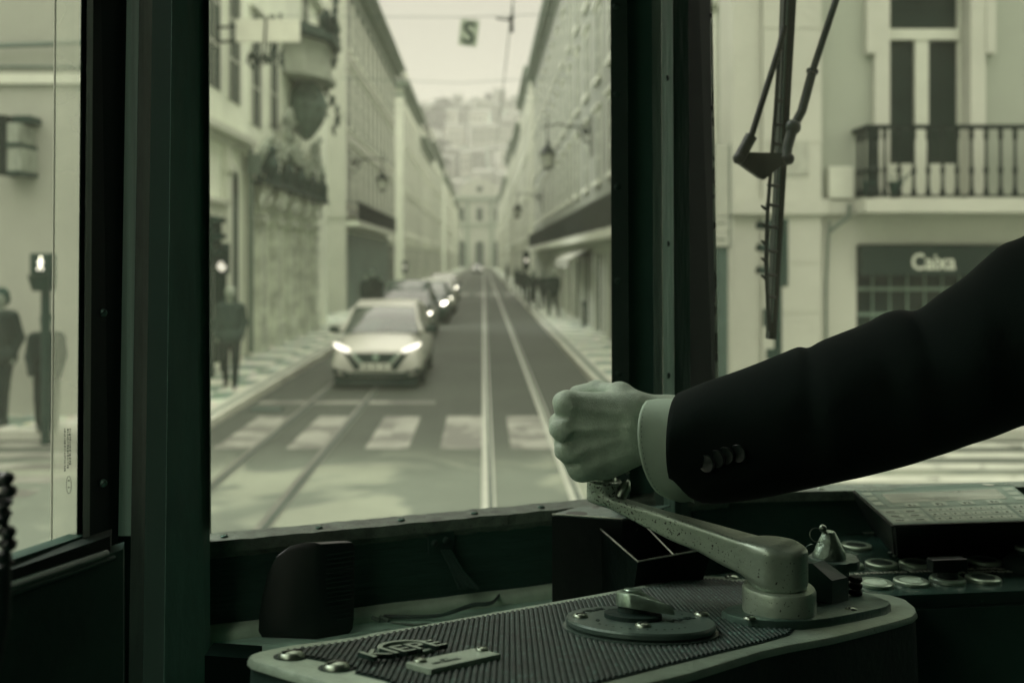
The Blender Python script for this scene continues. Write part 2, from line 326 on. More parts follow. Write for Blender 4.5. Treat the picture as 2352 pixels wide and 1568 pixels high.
# ---- windows
def wproto(kind):
    q = MB(); p = MB(); m = m_stone
    if kind == 'tall':    w_, h_ = 1.1, 2.1
    elif kind == 'door':  w_, h_ = 1.15, 2.6
    elif kind == 'small': w_, h_ = .9, 1.2
    elif kind == 'slit':  w_, h_ = 1.05, 2.5
    elif kind == 'shop':  w_, h_ = 1.8, 3.1
    t = .2 if kind != 'shop' else .28; d = -.04
    q.box(-w_/2-t, -w_/2, d, .0, 0, h_+t); q.box(w_/2, w_/2+t, d, 0, 0, h_+t); q.box(-w_/2, w_/2, d, 0, h_, h_+t); q.box(-w_/2-t-.08, w_/2+t+.08, d-.1, .0, h_+t, h_+t+.1)
    if kind not in ('shop', 'door'): q.box(-w_/2-t-.05, w_/2+t+.05, d-.08, 0, -.14, 0)
    q.box(-.03, .03, -.028, 0, 0, h_)
    for z in ([h_*.36, h_*.7] if kind != 'shop' else [h_*.78]): q.box(-w_/2, -.03, -.026, 0, z, z+.04); q.box(.03, w_/2, -.026, 0, z, z+.04)
    p.add([(-w_/2, -.012, 0), (w_/2, -.012, 0), (w_/2, -.012, h_), (-w_/2, -.012, h_)], [(0, 1, 2, 3)])
    f = q.build('window', m); pn = p.build('pane', m_pane, f); return f, pn
WP = {k: wproto(k) for k in ('tall', 'door', 'small', 'slit', 'shop')}
def put_window(kind, parent, x, y, z, rz, sc=1):
    a, p = WP[kind]; c = a.copy(); COL.objects.link(c); c.parent = parent; c.location = (x, y, z); c.rotation_euler = (0, 0, rz); c.scale = (sc, 1, 1)
    d = p.copy(); COL.objects.link(d); d.parent = c
def building(name, label, side, xw, y0, y1, h, mat, rows, pitch, depth=12, front=True, roof=3.2, dormers=0, first=1.6, balc=None, cor=.55, group=None, set_back=1.6, cmat=None, qmat=None):
    """rows: (z, kind).  The street wall stands at x = xw and faces the street, the front wall at y0."""
    r = thing(name, label, 'building', (xw, y0, 0), 0, group); sg = -1 if side == 'L' else 1; Ln = y1-y0; cmat = cmat or m_cor
    xs = sorted((0, sg*depth)); MB().box(xs[0], xs[1], 0, Ln, -.02, h).build('wall', mat, r)
    q = MB()
    for z, t, p in ((h-.9, .25, .12), (h-.3, .3, cor*.7), (h, .22, cor)):
        q.box(xs[0]-(p if sg > 0 else 0), xs[1]+(p if sg < 0 else 0), -p, Ln+.05, z, z+t)
    q.build('cornice', cmat, r)
    if roof:
        b0, b1 = (xs[0]-.0, xs[1]); s_ = set_back; zz = h+.22
        q = MB(); q.add([(b0, 0, zz), (b1, 0, zz), (b1, Ln, zz), (b0, Ln, zz), (b0+s_, s_, zz+roof), (b1-s_, s_, zz+roof), (b1-s_, Ln-s_, zz+roof), (b0+s_, Ln-s_, zz+roof)],
            [(0, 1, 5, 4), (1, 2, 6, 5), (2, 3, 7, 6), (3, 0, 4, 7), (4, 5, 6, 7)]); rf = q.build('roof', m_tile, r)
        for k in range(dormers):
            yy = 2+(Ln-4)*(k+.5)/dormers; q = MB(); x0, x1 = sorted((sg*.35, sg*1.7)); q.box(x0, x1, yy-.7, yy+.7, zz+.1, zz+1.9); q.box(x0-.1, x1+.1, yy-.85, yy+.85, zz+1.9, zz+2.1)
            q.box(sg*.34-.02, sg*.34+.02, yy-.4, yy+.4, zz+.6, zz+1.6); q.build('dormer', m_wall[1], rf)
        for k in range(2):
            yy = Ln*(.3+.4*k); q = MB(); x0 = sg*(depth*.35); q.box(x0-.4, x0+.4, yy-.9, yy+.9, zz+roof-.8, zz+roof+1.3); q.build('chimney', m_stucco_dirty, rf)
    q = MB()                                                     # corner quoins, string courses and plinth
    for yy in (-.05, Ln-.75): q.box(-.06 if sg > 0 else -.7, .7 if sg > 0 else .06, yy, yy+.8, .02, h-.91)
    for z in sorted(set(z for z, k in rows)):
        if z > 3: q.box(-.1 if sg > 0 else -.2, .2 if sg > 0 else .1, .76, Ln-.76, z-.55, z-.3)
    q.build('trim', qmat or m_stone, r)
    nwin = max(1, int((Ln-2*first)/pitch)+1); cnt = 0
    rz = PI/2 if side == 'L' else -PI/2
    for z, kind in rows:
        for i in range(nwin):
            if cnt >= 96: break
            cnt += 1; put_window(kind, r, 0, first+i*(Ln-2*first)/max(1, nwin-1), z, rz)
    if front:
        for z, kind in rows:
            for i in range(3):
                if cnt < 99: cnt += 1; put_window(kind, r, sg*(1.9+i*3.0), 0, z, 0)
    return r
def lattice_balcony(parent, x0, x1, y0, y1, z0, hh, name='balcony', step=.16, slab=.22, mat=None, smat=None):
    """slab with iron railing round three sides; local coordinates of parent. The railing is a sub-part"""
    s = MB().box(x0, x1, y0, y1, z0-slab, z0).build(name, smat or m_stone, parent); q = MB(); mat = mat or m_iron
    def run(ax, c, a, b_):
        k = max(2, int(abs(b_-a)/step))
        for z in (z0+.06, z0+hh): 
            if ax == 'y': q.box(c-.025, c+.025, a, b_, z-.03, z+.02)
            else: q.box(a, b_, c-.025, c+.025, z-.03, z+.02)
        for i in range(k+1):
            t = a+(b_-a)*i/k
            if ax == 'y': q.box(c-.014, c+.014, t-.014, t+.014, z0+.08, z0+hh-.03)
            else: q.box(t-.014, t+.014, c-.014, c+.014, z0+.08, z0+hh-.03)
    return s, q, run
# ---- right side: corner building with the bank, X = 3.7, front wall Y = 14.6
cb = thing('corner_building', 'pale stone corner building with iron balconies and a bank on its ground floor', 'building', (3.7, 14.6, 0))
m_cw = M('pale_stone_ashlar', 185, .44, .8, .10, .6, .25, 10); m_cr = M('painted_render_grey', 160, .32, .85, .07, .4, .1, 9); m_cf = M('cream_joinery', 178, .52, .5, .06, 3)
wx0, wx1, wz0, wz1 = 2.24, 3.42, 3.26, 6.7
q = MB(); q.box(0, wx0-.22, .05, 12, 3.2, 16); q.box(wx1+.22, 12, .05, 12, 3.2, 16); q.box(wx0-.22, wx1+.22, .05, 12, wz1+.3, 16); q.box(wx0-.22, wx1+.22, .6, 12, 3.0, wz1+.3); q.build('wall', m_cr, cb); MB().box(0, 12, 12.01, 58.4, -.02, 16).build('street_wall', M('dimmed_street_render', 160, .20, .85, .12, .4, .2, 9), cb)  # sun on the street side is held down by a darker colour
q = MB(); q.box(.0, 1.78, .02, 12, -.02, 3.2); q.box(1.78, 12, .02, 12, 2.62, 3.2); q.box(5.5, 12, .02, 12, -.02, 2.62); q.box(1.78, 5.5, .5, 12, -.02, 2.62); q.build('ground_floor', m_cw, cb)
q = MB(); q.box(-.05, .36, -.04, .8, .02, 3.05); q.box(.37, 1.22, -.10, .8, .02, 3.05); q.box(-.05, .36, -.04, .8, 3.27, 15.3); q.box(.37, 1.22, -.12, .8, 3.27, 15.3)
q.box(-.09, 1.30, -.18, .9, 3.051, 3.268); q.box(1.30, 1.9, -.10, .0, 3.06, 3.26)
for z in np.arange(4.1, 15, .83): q.box(.36, 1.235, -.128, -.119, z, z+.02)
for z in np.arange(.9, 3, .72): q.box(.36, 1.235, -.108, -.099, z, z+.012)
q.build('pilaster', m_cw, cb)
q = MB()   # stone surround of the tall window
q.box(wx0-.22, wx0, -.06, .6, 3.26, wz1+.3); q.box(wx1, wx1+.22, -.06, .6, 3.26, wz1+.3); q.box(wx0, wx1, -.06, .6, wz1, wz1+.3); q.box(wx0-.34, wx0-.221, -.08, .1, 5.4, wz1+.5); q.box(wx1+.221, wx1+.36, -.08, .1, 5.4, wz1+.5)
q.build('window_surround', m_cw, cb)
q = MB(); a, b_ = wx0, wx1; q.box(a, a+.045, .25, .33, 3.27, wz1); q.box(b_-.045, b_, .25, .33, 3.27, wz1); q.box(a+.045, b_-.045, .2, .36, 5.66, 5.82); q.box((a+b_)/2-.10, (a+b_)/2+.10, .22, .32, 3.27, 5.66)
q.box(a+.045, (a+b_)/2-.1, .25, .32, 3.27, 3.82); q.box((a+b_)/2+.1, b_-.045, .25, .32, 3.27, 3.82); q.box(a+.045, b_-.045, .25, .32, wz1-.1, wz1)
wf = q.build('window_frame', m_cf, cb)
q = MB(); q.add([(a, .3, 3.8), (b_, .3, 3.8), (b_, .3, wz1), (a, .3, wz1)], [(0, 1, 2, 3)]); q.build('pane', M('dark_window_glass', 60, .018, .3, .4, 1.2, spec=.08), wf)
s_, q, run = lattice_balcony(cb, 1.70, 9.5, -.55, .05, 3.26, 1.02, slab=.2, mat=m_iron, smat=m_cw)
def baluster(q, x, y, z0, h):
    q.lathe([(.030, z0), (.044, z0+.04), (.026, z0+.12), (.022, z0+.28), (.040, z0+.36), (.022, z0+.42), (.019, z0+h-.20), (.038, z0+h-.12), (.030, z0+h-.06), (.045, z0+h)], (x, y, 0), 8)
for i in range(40):
    x = 1.78+i*.205
    if x < 9.4: baluster(q, x, -.5, 3.3, .96)
for x in (1.76, 1.80, 1.84, 1.88, 4.6, 4.66, 4.72, 4.78, 7.4, 7.46): baluster(q, x, -.5, 3.3, .96)
for i in range(1, 3): baluster(q, 1.76, -.5+i*.2, 3.3, .96)
q.box(1.70, 9.5, -.54, -.46, 4.24, 4.30); q.box(1.72, 1.80, -.46, .05, 4.24, 4.30); q.box(1.72, 9.5, -.52, -.48, 3.28, 3.31)
q.build('railing', m_iron, s_)
q = MB(); q.box(1.80, 9.6, -.12, .3, 2.16, 2.60); fa = q.build('fascia', M('dark_green_fascia', 60, .026, .45, .1, 2), cb)
m_led = M('pale_sign_letters', 178, .62, .5)
tm = frame((2.52, -.125, 2.25), (1, 0, 0), (0, 0, 1), (0, -1, 0)); text_mesh('lettering', 'Caixa', .33, tm, m_led, fa, .008, sx=.86, bold=.004)
q = MB(); q.box(1.84, 5.45, .3, .36, .1, 2.16); sh = q.build('shopfront', M('dark_shop_glass', 40, .015, .15, .3, 2), cb)
q = MB()
for z in (1.93, 1.55): q.box(1.9, 5.4, .28, .297, z, z+.05)
for x in np.arange(2.1, 5.4, .26): q.box(x, x+.022, .265, .278, .1, 2.16)
q.build('grille', M('grille_bars', 110, .2, .5), sh)
for z in (3.6, 7.4, 11.0): put_window('door', cb, 0, 1.9, z, -PI/2)
for z in (2.0, 4.9, 8.2, 11.4):
    for i in range(16): put_window('shop' if z < 3 else 'tall', cb, 0, 3.4+i*3.5, z if z > 3 else .15, -PI/2)
q = MB(); [q.box(-p, 12, -p, 58.4, z, z+t) for z, t, p in ((15.0, .25, .15), (15.45, .3, .45), (15.75, .25, .6))]; q.build('cornice', m_cor, cb)
q = MB(); q.add([(0, 0, 16), (12, 0, 16), (12, 58, 16), (0, 58, 16), (1.6, 1.6, 18.6), (10, 1.6, 18.6), (10, 56, 18.6), (1.6, 56, 18.6)], [(0, 1, 5, 4), (1, 2, 6, 5), (2, 3, 7, 6), (3, 0, 4, 7), (4, 5, 6, 7)]); q.build('roof', m_tile, cb)
# long dark balcony on the street side
bq = MB().box(-.62, 0, 8, 53.4, 2.95, 3.17).build('balcony', m_stone, cb); q = MB()
q.box(-.62, -.57, 8, 53.4, 3.95, 4.02); q.box(-.62, -.58, 8, 53.4, 3.2, 3.24)
for y in np.arange(8, 53.4, .1): q.box(-.61, -.585, y, y+.05, 3.24, 3.95)
q.build('railing', m_iron, bq)
q = MB()
for y in np.arange(10.5, 53, 3.5): q.box(-.12, 0, y, y+.7, .02, 2.95)
q.box(-.1, 0, 8, 53.4, 2.6, 2.94); q.build('pier', m_stucco_dirty, cb)
q = MB(); q.box(-.9, 0, 18, 24, 2.35, 2.4); q.add([(-.9, 18, 2.4), (-.9, 24, 2.4), (0, 24, 2.85), (0, 18, 2.85)], [(0, 1, 2, 3)]); q.box(-.92, -.88, 18, 24, 2.1, 2.4); q.build('awning', M('awning_canvas', 178, .32, .9), cb)
# downpipe, cable and meter box on the corner building
q = MB(); q.tube([(1.34, -.1, 2.95), (1.32, -.1, 2.6), (1.3, -.08, 2.0), (1.3, -.08, .1)], .022, 8); q.tube([(1.62, -.14, 3.2), (1.6, -.16, 3.02), (1.45, -.14, 2.9), (1.34, -.1, 2.8)], .03, 8); q.build('downpipe', M('grey_pipe', 120, .10, .5), cb)
q = MB(); q.box(1.33, 1.68, -.14, .05, 3.28, 3.74, .01); q.build('meter_box', m_cf, cb)
# name plaque fixed on the pilaster
q = MB(); q.box(.45, 1.02, -.14, -.121, 3.62, 4.12); q.box(.98, 1.01, -.16, -.14, 3.62, 3.72); pl = q.build('plaque', M('pale_plaque', 178, .36, .5), cb)
# flower pots on the balcony
m_pot = M('dark_clay_pot', 45, .035, .8); m_leaf = M('leaf', 50, .05, .6, .4, 20)
for k, (px_, lab) in enumerate(((5.99-3.7+3.7, 'left dark flower pot with a drooping plant on the bank balcony'), (6.36, 'right dark flower pot with a leggy plant on the bank balcony'))):
    x = W(2000+k*58, 455, 14.15).x; p = thing('flower_pot', lab, 'plant pot', (x, 14.17, 3.26), 0, 'flower pots on the balcony')
    MB().lathe([(.06, 0), (.095, .2), (.105, .2), (.105, .24), (.085, .24), (.08, .2)], n=14).build('pot', m_pot, p)
    q = MB(); rr = random.Random(k)
    for i in range(46):
        a_ = rr.random()*6.28; t = rr.random(); c = Vector((math.cos(a_)*.17*t, math.sin(a_)*.12*t, .26+.16*rr.random()*(1.2-t))); e = Vector((rr.uniform(-1, 1), rr.uniform(-1, 1), rr.uniform(-.4, 1))).normalized()*.05; u_ = Vector((rr.uniform(-1, 1), rr.uniform(-1, 1), 0)).normalized()*.018
        q.add([c-u_, c+e*.5-u_*.2, c+e, c+u_], [(0, 1, 2, 3)])
    if k: q.tube([(0, 0, .2), (.14, 0, .3), (.24, 0, .38), (.26, .02, .33)], .012, 6); q.ball((.26, 0, .36), .04, 6)
    q.build('plant', m_leaf, p)
# ---- further houses on the right (each its own)
R4 = [(.2, 'shop'), (4.6, 'door'), (8.2, 'tall'), (11.6, 'tall'), (14.6, 'small')]; R3 = [(.2, 'shop'), (4.6, 'door'), (8.2, 'tall'), (11.6, 'tall')]
RR = [(78, 97, 17.2, 'tall', 0), (98.2, 121, 15.6, 'tall', 1), (122, 150, 16.8, 'tall', 2), (158, 200, 15.2, 'tall', 0), (208, 250, 16, 'tall', 1)]
labR = ['second pale house on the right kerb, straight after the long dark balcony', 'third house along the right kerb, plain cornice', 'fourth house along the right kerb, greyer wall', 'fifth house on the right, hazy, beyond the side street', 'last hazy house on the right before the church']
for (a_, b_, h_, k, mi), lb in zip(RR, labR): building('town_house', lb, 'R', 3.7, a_, b_, h_, [M('east_plaster', 178, .42, .85, .1, .35), M('east_plaster_pale', 182, .5, .85, .1, .3), M('east_plaster_grey', 165, .33, .85, .12, .4)][mi], R4 if h_ > 16 else R3, 3.2, roof=3.0, dormers=4, group='town houses lining the street')
# ---- left: ornate building (front wall at Y 14.6), then houses
ob = thing('ornate_building', 'weathered building with carved ornament, canopied oriel and flags beside the left pavement', 'building', (-5.67, 14.6, 0))
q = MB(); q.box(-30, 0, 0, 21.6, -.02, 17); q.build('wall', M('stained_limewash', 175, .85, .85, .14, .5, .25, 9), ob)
for (y, z, kd) in [(6.2, .2, 'shop'), (6.3, 6.0, 'door'), (8.0, 5.95, 'door'), (10.2, 5.7, 'door'), (12.3, 5.9, 'door'), (8.0, 9.6, 'tall'), (10.6, 9.6, 'tall'), (17, 9.6, 'tall'), (20, 9.6, 'tall'), (5.2, 9.6, 'tall')]: put_window(kd, ob, 0, y, z, PI/2, .8)
q = MB(); q.box(0, .012, 7.7, 8.4, .1, 4.2); q.lathe([(.0001, .012), (.35, .012), (.35, 0)], (0, 8.05, 4.2), 18, 'X'); q.build('tall_door', m_dk, ob)
for i in range(4): put_window('tall', ob, -2.5-3*i, 0, 8.2, 0)
MB().box(-30, -.02, -.05, .2, .0, 16.9).build('front_wall', M('dimmed_front_render', 175, .34, .85, .12, .5, .2, 9), ob)  # darker skin over the front: weaker sunlight put into its colour
q = MB(); q.box(0, .12, 0, 9.0, 4.9, 5.05); q.box(0, .32, 0, 9.0, 5.05, 5.2); q.box(0, .25, 0, 21.6, 10.9, 11.2); q.box(-30, 0, -.12, 0, 4.95, 5.1); q.box(-30, 0, -.14, 0, 8.6, 8.8); q.box(-30, 0, -.1, 0, 9.6, 9.72)
for y in (4.4, 7.2, 9.2): q.box(0, .14, y-.2, y+.2, .02, 4.89); q.box(0, .2, y-.26, y+.26, 4.3, 4.5)
q.box(0, .1, 4.7, 6.9, .02, .15); q.build('trim', m_stone, ob)
def scroll(q, x, y, z, r, t=.04, turn=1.6, sg=1, n=14):
    q.tube([(x+.04*math.sin(i), y+sg*math.cos(i/n*turn*2*PI)*r*(1-.72*i/n), z+math.sin(i/n*turn*2*PI)*r*(1-.72*i/n)) for i in range(n+1)], [t*(1-.4*i/n) for i in range(n+1)], 6)
def leafy(q, x, y, z, r, rr, n=5):
    for k in range(n):
        a_ = rr.random()*6.28; c = Vector((x, y, z)); d = Vector((.5*rr.random(), math.cos(a_), math.sin(a_))).normalized(); w_ = d.cross(Vector((1, 0, 0))).normalized()*r*.25
        p1 = c+d*r*.55; p2 = c+d*r; q.add([c-w_*.4, p1-w_, p2, p1+w_, c+w_*.4, p1+Vector((r*.2, 0, 0))], [(0, 1, 5), (1, 2, 5), (2, 3, 5), (3, 4, 5), (4, 0, 5), (0, 4, 3, 2, 1)])
# carved street wall, Y local 12.6 .. 21.2 : pilasters, arches, ledge with figures, mascarons
m_carv = M('carved_stone', 165, .55, .9, .45, 2.2, 1, 12); m_bronze = M('dark_bronze', 70, .05, .6, .4, 3, .6, 12)
q = MB(); rr = random.Random(3)
for i in range(5):
    y = 10.0+i*1.95; q.box(0, .26, y-.16, y+.16, .02, 3.3); q.box(0, .34, y-.24, y+.24, 3.3, 3.5); q.box(0, .32, y-.24, y+.24, .02, .7)
    for k in range(3): scroll(q, .3, y+(k-1)*.38, 3.75+.1*k, .2+.05*k, .05, 1.5, 1 if k % 2 else -1); leafy(q, .3, y+(k-1)*.4, 4.0, .28, rr, 6)
    for k in range(6): leafy(q, .27, y+.05*math.sin(k*2), 1.1+k*.38, .17, rr, 4)
q.build('carved_pilasters', m_carv, ob)
q = MB(); q.box(0, .45, 9.3, 19.2, 4.25, 4.36)
for i in range(5):
    y = 10.6+i*1.95; q.tube([(.3, y, 4.36), (.33, y, 4.75), (.3, y, 5.0)], [.16, .2, .12], 8); q.ball((.3, y, 5.12), .15, 8); q.tube([(.3, y+.95, 4.36), (.3, y+.95, 4.65)], [.08, .06], 6)
q.tube([(.2, 9.4, 4.3), (.4, 9.3, 4.6), (.55, 9.2, 4.95)], [.09, .08, .03], 6); q.build('figure_frieze', m_bronze, ob)
q = MB()
for i in range(4):
    y = 11.0+i*1.95; q.box(0, .02, y-.35, y+.35, .1, 2.6)
q.build('niches', m_dk, ob)
q = MB()   # garlands above the frieze: carved clumps with gaps
for k in range(44):
    y = 9.4+rr.random()*9.2; z = 5.0+rr.random()*1.5*(.5+.5*math.sin(y*1.1)); x = .1+.3*rr.random(); scroll(q, x, y, z, .14+.2*rr.random(), .05, 1.2+rr.random(), rr.choice((-1, 1))); leafy(q, x, y+.1, z+.1, .3, rr, 4)
q.build('carved_garlands', M('carved_garland_stone', 150, .36, .9, .5, 3, 1, 14), ob)
# oriel: octagonal bay with canopy, hanging bulb below
q = MB(); oy = 15.2; hexa = [(0, oy-1.7), (.55, oy-1.5), (1.05, oy-.6), (1.05, oy+.6), (.55, oy+1.5), (0, oy+1.7)]
def sc(p, k, dy=0): return [(x*k, oy+(y-oy)*k) for x, y in p]
q.prism(hexa, 7.85, 8.75); q.prism(sc(hexa, 1.12), 7.65, 7.849); q.build('oriel', M('oriel_stone', 160, .38, .85, .2, 2, .4, 12), ob)
q = MB(); q.prism(sc(hexa, 1.25), 8.751, 8.95, .05); q.prism(sc(hexa, .9), 8.951, 9.2); q.build('oriel_canopy', m_bronze, ob)
q = MB(); q.lathe([(.02, 5.9), (.2, 6.0), (.38, 6.2), (.62, 6.5), (.74, 6.9), (.66, 7.25), (.35, 7.64)], (.42, oy-.2, 0), 14, sx=.85)
for k in range(14): a_ = rr.random()*6.28; z = 6.4+rr.random()*.9; leafy(q, .42+math.cos(a_)*.56, oy-.2+math.sin(a_)*.62, z, .3, rr, 4)
q.build('oriel_corbel', M('dark_corbel', 110, .13, .9, .4, 3, .8, 12), ob)
q = MB()
for k in range(9): t = k/9; scroll(q, 1.0+.15*math.sin(t*9), oy+.9+.4*math.cos(t*5), 6.4+2.5*t, .2, .05, 1.4, 1 if k % 2 else -1)
for k in range(16): x, y, z = .75+rr.random()*.45, oy+rr.random()*.9, 9.0+rr.random()*1.1; scroll(q, x, y, z, .22+.1*rr.random(), .06, 1.5, rr.choice((-1, 1))); leafy(q, x, y, z, .36, rr, 5)
q.build('wrought_finial', m_bronze, ob)
q = MB(); q.box(.45, 1.80, 6.4, 6.46, 6.98, 7.46)
bn = q.build('banner', m_white, ob)
q = MB()
for k in range(12): leafy(q, .5+rr.random()*1.3, 6.6+rr.random()*.3, 7.45+rr.random()*.12, .16, rr, 4)
for k in range(16): leafy(q, .55+rr.random()*.8, 6.6+rr.random()*.8, 6.6+rr.random()*.35, .2, rr, 5)
q.build('banner_ornament', m_bronze, ob)
q = MB(); q.tube([(0, 6.5, 7.3), (1.8, 6.5, 7.4)], .03); q.tube([(0, 6.5, 7.0), (1.8, 6.5, 7.05)], .03); q.tube([(1.1, 6.35, 7.5), (1.05, 6.35, 6.6)], .02); q.build('banner_arms', m_iron, ob)
q = MB(); q.tube([(.2, 8.85, 5.0), (.2, 8.85, .2)], .06); q.box(.14, .4, 8.7, 9.0, 4.4, 4.86); q.build('downpipe', M('grey_pipe2', 120, .14, .5), ob)
# corner house B and the ones beyond
bB = building('town_house', 'tall pale corner house beyond the ornate one, dark balcony and lamp bracket on its wall', 'L', -6.18, 44.4, 69, 15.4, m_wall[1], [(.2, 'shop'), (5.0, 'slit'), (8.4, 'slit'), (12.0, 'slit')], 2.1, roof=0, front=False, cor=.8, qmat=m_cw, group='town houses lining the street')
MB().box(-11.9, -.02, -.045, .1, 0, 14.4).build('front_wall', M('dimmed_front_plaster', 178, .46, .85, .1, .4, .2, 9), bB)  # front face toned down in colour against the sun that strikes it
MB().box(-12, .1, -.12, .1, 4.25, 4.5).build('string_course', m_cw, bB)
s_, q, run = lattice_balcony(bB, 0, .62, 0, 19, 4.1, .85)
run('y', .6, 0, 19); run('x', .02, 0, .6); q.box(.57, .59, .05, 19, 4.2, 4.9); q.build('railing', m_iron, s_)
q = MB(); q.box(.0, .1, .5, 19, .1, 3.8); q.build('shopfront', M('shopfront_grey', 88, .12, .5, .4, .8), bB)
LL = [(76.5, 97, 15.8, 0), (98.2, 118, 14.2, 1), (119, 150, 16.2, 2), (160, 205, 15.6, 1), (212, 250, 15, 0)]
labL = ['pale house with mansard roof just past the lamp on the left', 'third house along the left kerb, bright front', 'fourth house along the left kerb with dark eaves', 'fifth house on the left, washed out by haze', 'last faint house on the left before the church']
for (a_, b_, h_, mi), lb in zip(LL, labL): building('town_house', lb, 'L', -6.18, a_, b_, h_, m_wall[mi], R3, 3.1, roof=4.4, set_back=1.2, dormers=4, group='town houses lining the street')
building('town_house', 'unseen pale house added behind the tram to block light, right of the track', 'R', 5.0, -26, -9.5, 17, m_wall[0], R3, 4, depth=40, front=False, group='town houses lining the street')  # two unseen houses added behind the camera to cut light from the rear
building('town_house', 'unseen grey house added behind the tram to block light, far to the left', 'L', -24, -26, -9.5, 16, m_wall[2], R3, 4, depth=30, front=False, group='town houses lining the street')
# ---- church closing the street
ch = thing('church', 'pale baroque church front with a rounded gable closing the end of the street', 'church', (-1.0, 268, 0))
q = MB(); q.box(-7.5, 7.5, 0, 20, -.02, 19); q.box(-11, -7.5, 1, 20, -.02, 15.5); q.box(7.5, 11, 1, 20, -.02, 15.5); pts = [(-7.5, 19)]+[(-5.5*math.cos(PI*i/10), 19+.8+4.2*math.sin(PI*i/10)) for i in range(11)]+[(7.5, 19)]
q.add([(x, 0, z) for x, z in pts]+[(x, 2, z) for x, z in pts], [list(range(len(pts))), [len(pts)+i for i in range(len(pts))][::-1]]+[(i, i+1, len(pts)+i+1, len(pts)+i) for i in range(len(pts)-1)])
q.build('wall', M('far_plaster', 185, .34, .9, .15, .3), ch)
q = MB(); [q.box(x-.4, x+.4, -.3, 0, .02, 18) for x in (-7, -3.2, 3.2, 7)]; q.box(-8, 8, -.7, 0, 18.2, 19.2); q.box(-8, 8, -.4, 0, 11.2, 11.8); q.build('trim', m_cor, ch)
q = MB(); q.lathe([(.1, 0), (.85, 0), (.85, .06)], (0, -.07, 21.2), 16, 'Y')
for x in (-5, 0, 5):
    q.box(x-.9, x+.9, -.05, 0, 12.6, 16.2)
    pts = [(x-1.1, .2), (x+1.1, .2)]+[(x+1.1*math.cos(PI*i/8), 6.2+1.1*math.sin(PI*i/8)) for i in range(9)]; q.add([(a_, -.05, b_) for a_, b_ in pts], [list(range(len(pts)))])
q.build('opening', m_paneg, ch)
# ---- hill with houses and trees
def hz(x, y):
    t = min(1, max(0, (y-330)/300)); return 92*t*t*(3-2*t)*(.82+.18*math.cos((x+10)/75))*(1 if y < 700 else 1)+3*math.sin(x/17)*t+2*math.sin(y/23)*t
NX, NY = 60, 40; vs = []; 
for j in range(NY+1):
    for i in range(NX+1): x = -350+700*i/NX; y = 325+500*j/NY; vs.append((x, y, hz(x, y)-.1))
q = MB(); q.add(vs, [(j*(NX+1)+i, j*(NX+1)+i+1, (j+1)*(NX+1)+i+1, (j+1)*(NX+1)+i) for j in range(NY) for i in range(NX)]); tag(q.build('hill', M('hill_ground', 120, .12, .9, .3, .05)), kind='structure')
hp = []
for k in range(4):
    w_, d_, h_ = ((7, 7, 7), (10, 8, 9), (6, 7, 11), (15, 9, 8))[k]
    q = MB(); q.box(-w_/2, w_/2, -d_/2, d_/2, -8, h_); me_w = q
    q2 = MB(); q2.add([(-w_/2-.4, -d_/2-.4, h_), (w_/2+.4, -d_/2-.4, h_), (w_/2+.4, d_/2+.4, h_), (-w_/2-.4, d_/2+.4, h_), (-w_/2, 0, h_+2.4), (w_/2, 0, h_+2.4)], [(0, 1, 5, 4), (2, 3, 4, 5), (0, 4, 3), (1, 2, 5), (0, 3, 2, 1)])
    q3 = MB()
    for r_ in range(int(h_/3.2)):
        for c in range(int(w_/2.6)): x = -w_/2+1.5+c*2.6; q3.box(x-.5, x+.5, -d_/2-.05, -d_/2, 1+r_*3.2, 2.7+r_*3.2)
    hp.append((q, q2, q3))
protos = []
for k, (q, q2, q3) in enumerate(hp):
    r = thing('hillside_house', 'x', 'house', (0, 0, 0), 0, 'houses stepping up the hill'); q.build('wall', (M('hill_plaster', 180, .21, .9, .2, .1), M('far_plaster_light', 190, .33, .9, .15, .1), M('far_plaster_grey', 170, .12, .9, .15, .1))[k % 3], r); q2.build('roof', m_tile, r); q3.build('windows', m_paneg, r); protos.append(r)
ph = random.Random(11); used = [0]*4; lw = ['low', 'broad', 'tall bright', 'long']; hn = 0
tiers = [(345, 12), (375, 13), (405, 13), (440, 14), (475, 14), (515, 14), (555, 12), (600, 10), (632, 8)]
ordw = ['lowest', 'second', 'third', 'fourth', 'fifth', 'sixth', 'seventh', 'eighth', 'topmost']
for ti, (y, nn) in enumerate(tiers):
    span = y*.115
    for i in range(nn):
        k = ph.randrange(4); o = protos[k] if not used[k] else copy_tree(protos[k]); used[k] += 1
        x = -span*.8+(i+.5)*1.35*span/nn*1.25+ph.uniform(-2, 2); yy = y+ph.uniform(-9, 9); o.location = (x, yy, hz(x, yy)); o.rotation_euler = (0, 0, ph.uniform(-.5, .5))
        o['label'] = f'{lw[k]} hazy house in the {ordw[ti]} tier of the hill, {["at its left end", "left of centre", "near the centre", "right of centre", "at its right end"][min(4, int(5*i/nn))]}'
m_tree = M('hill_foliage', 88, .02, .9, .4, .4)
def crown(q, R, n, rr, zc):
    for i in range(n):
        a_ = rr.random()*6.28; u_ = rr.uniform(-1, 1); t = rr.random()**.4; s_ = math.sqrt(1-u_*u_); c = Vector((math.cos(a_)*s_*R*t, math.sin(a_)*s_*R*t, zc+u_*R*.75*t))
        e = Vector((rr.uniform(-1, 1), rr.uniform(-1, 1), rr.uniform(-1, 1))).normalized(); f_ = e.orthogonal().normalized(); g_ = e.cross(f_); z = R*.2*rr.uniform(.6, 1.3)
        q.add([c+f_*z, c+g_*z*.7, c-f_*z, c-g_*z*.7], [(0, 1, 2, 3)])
tp = []
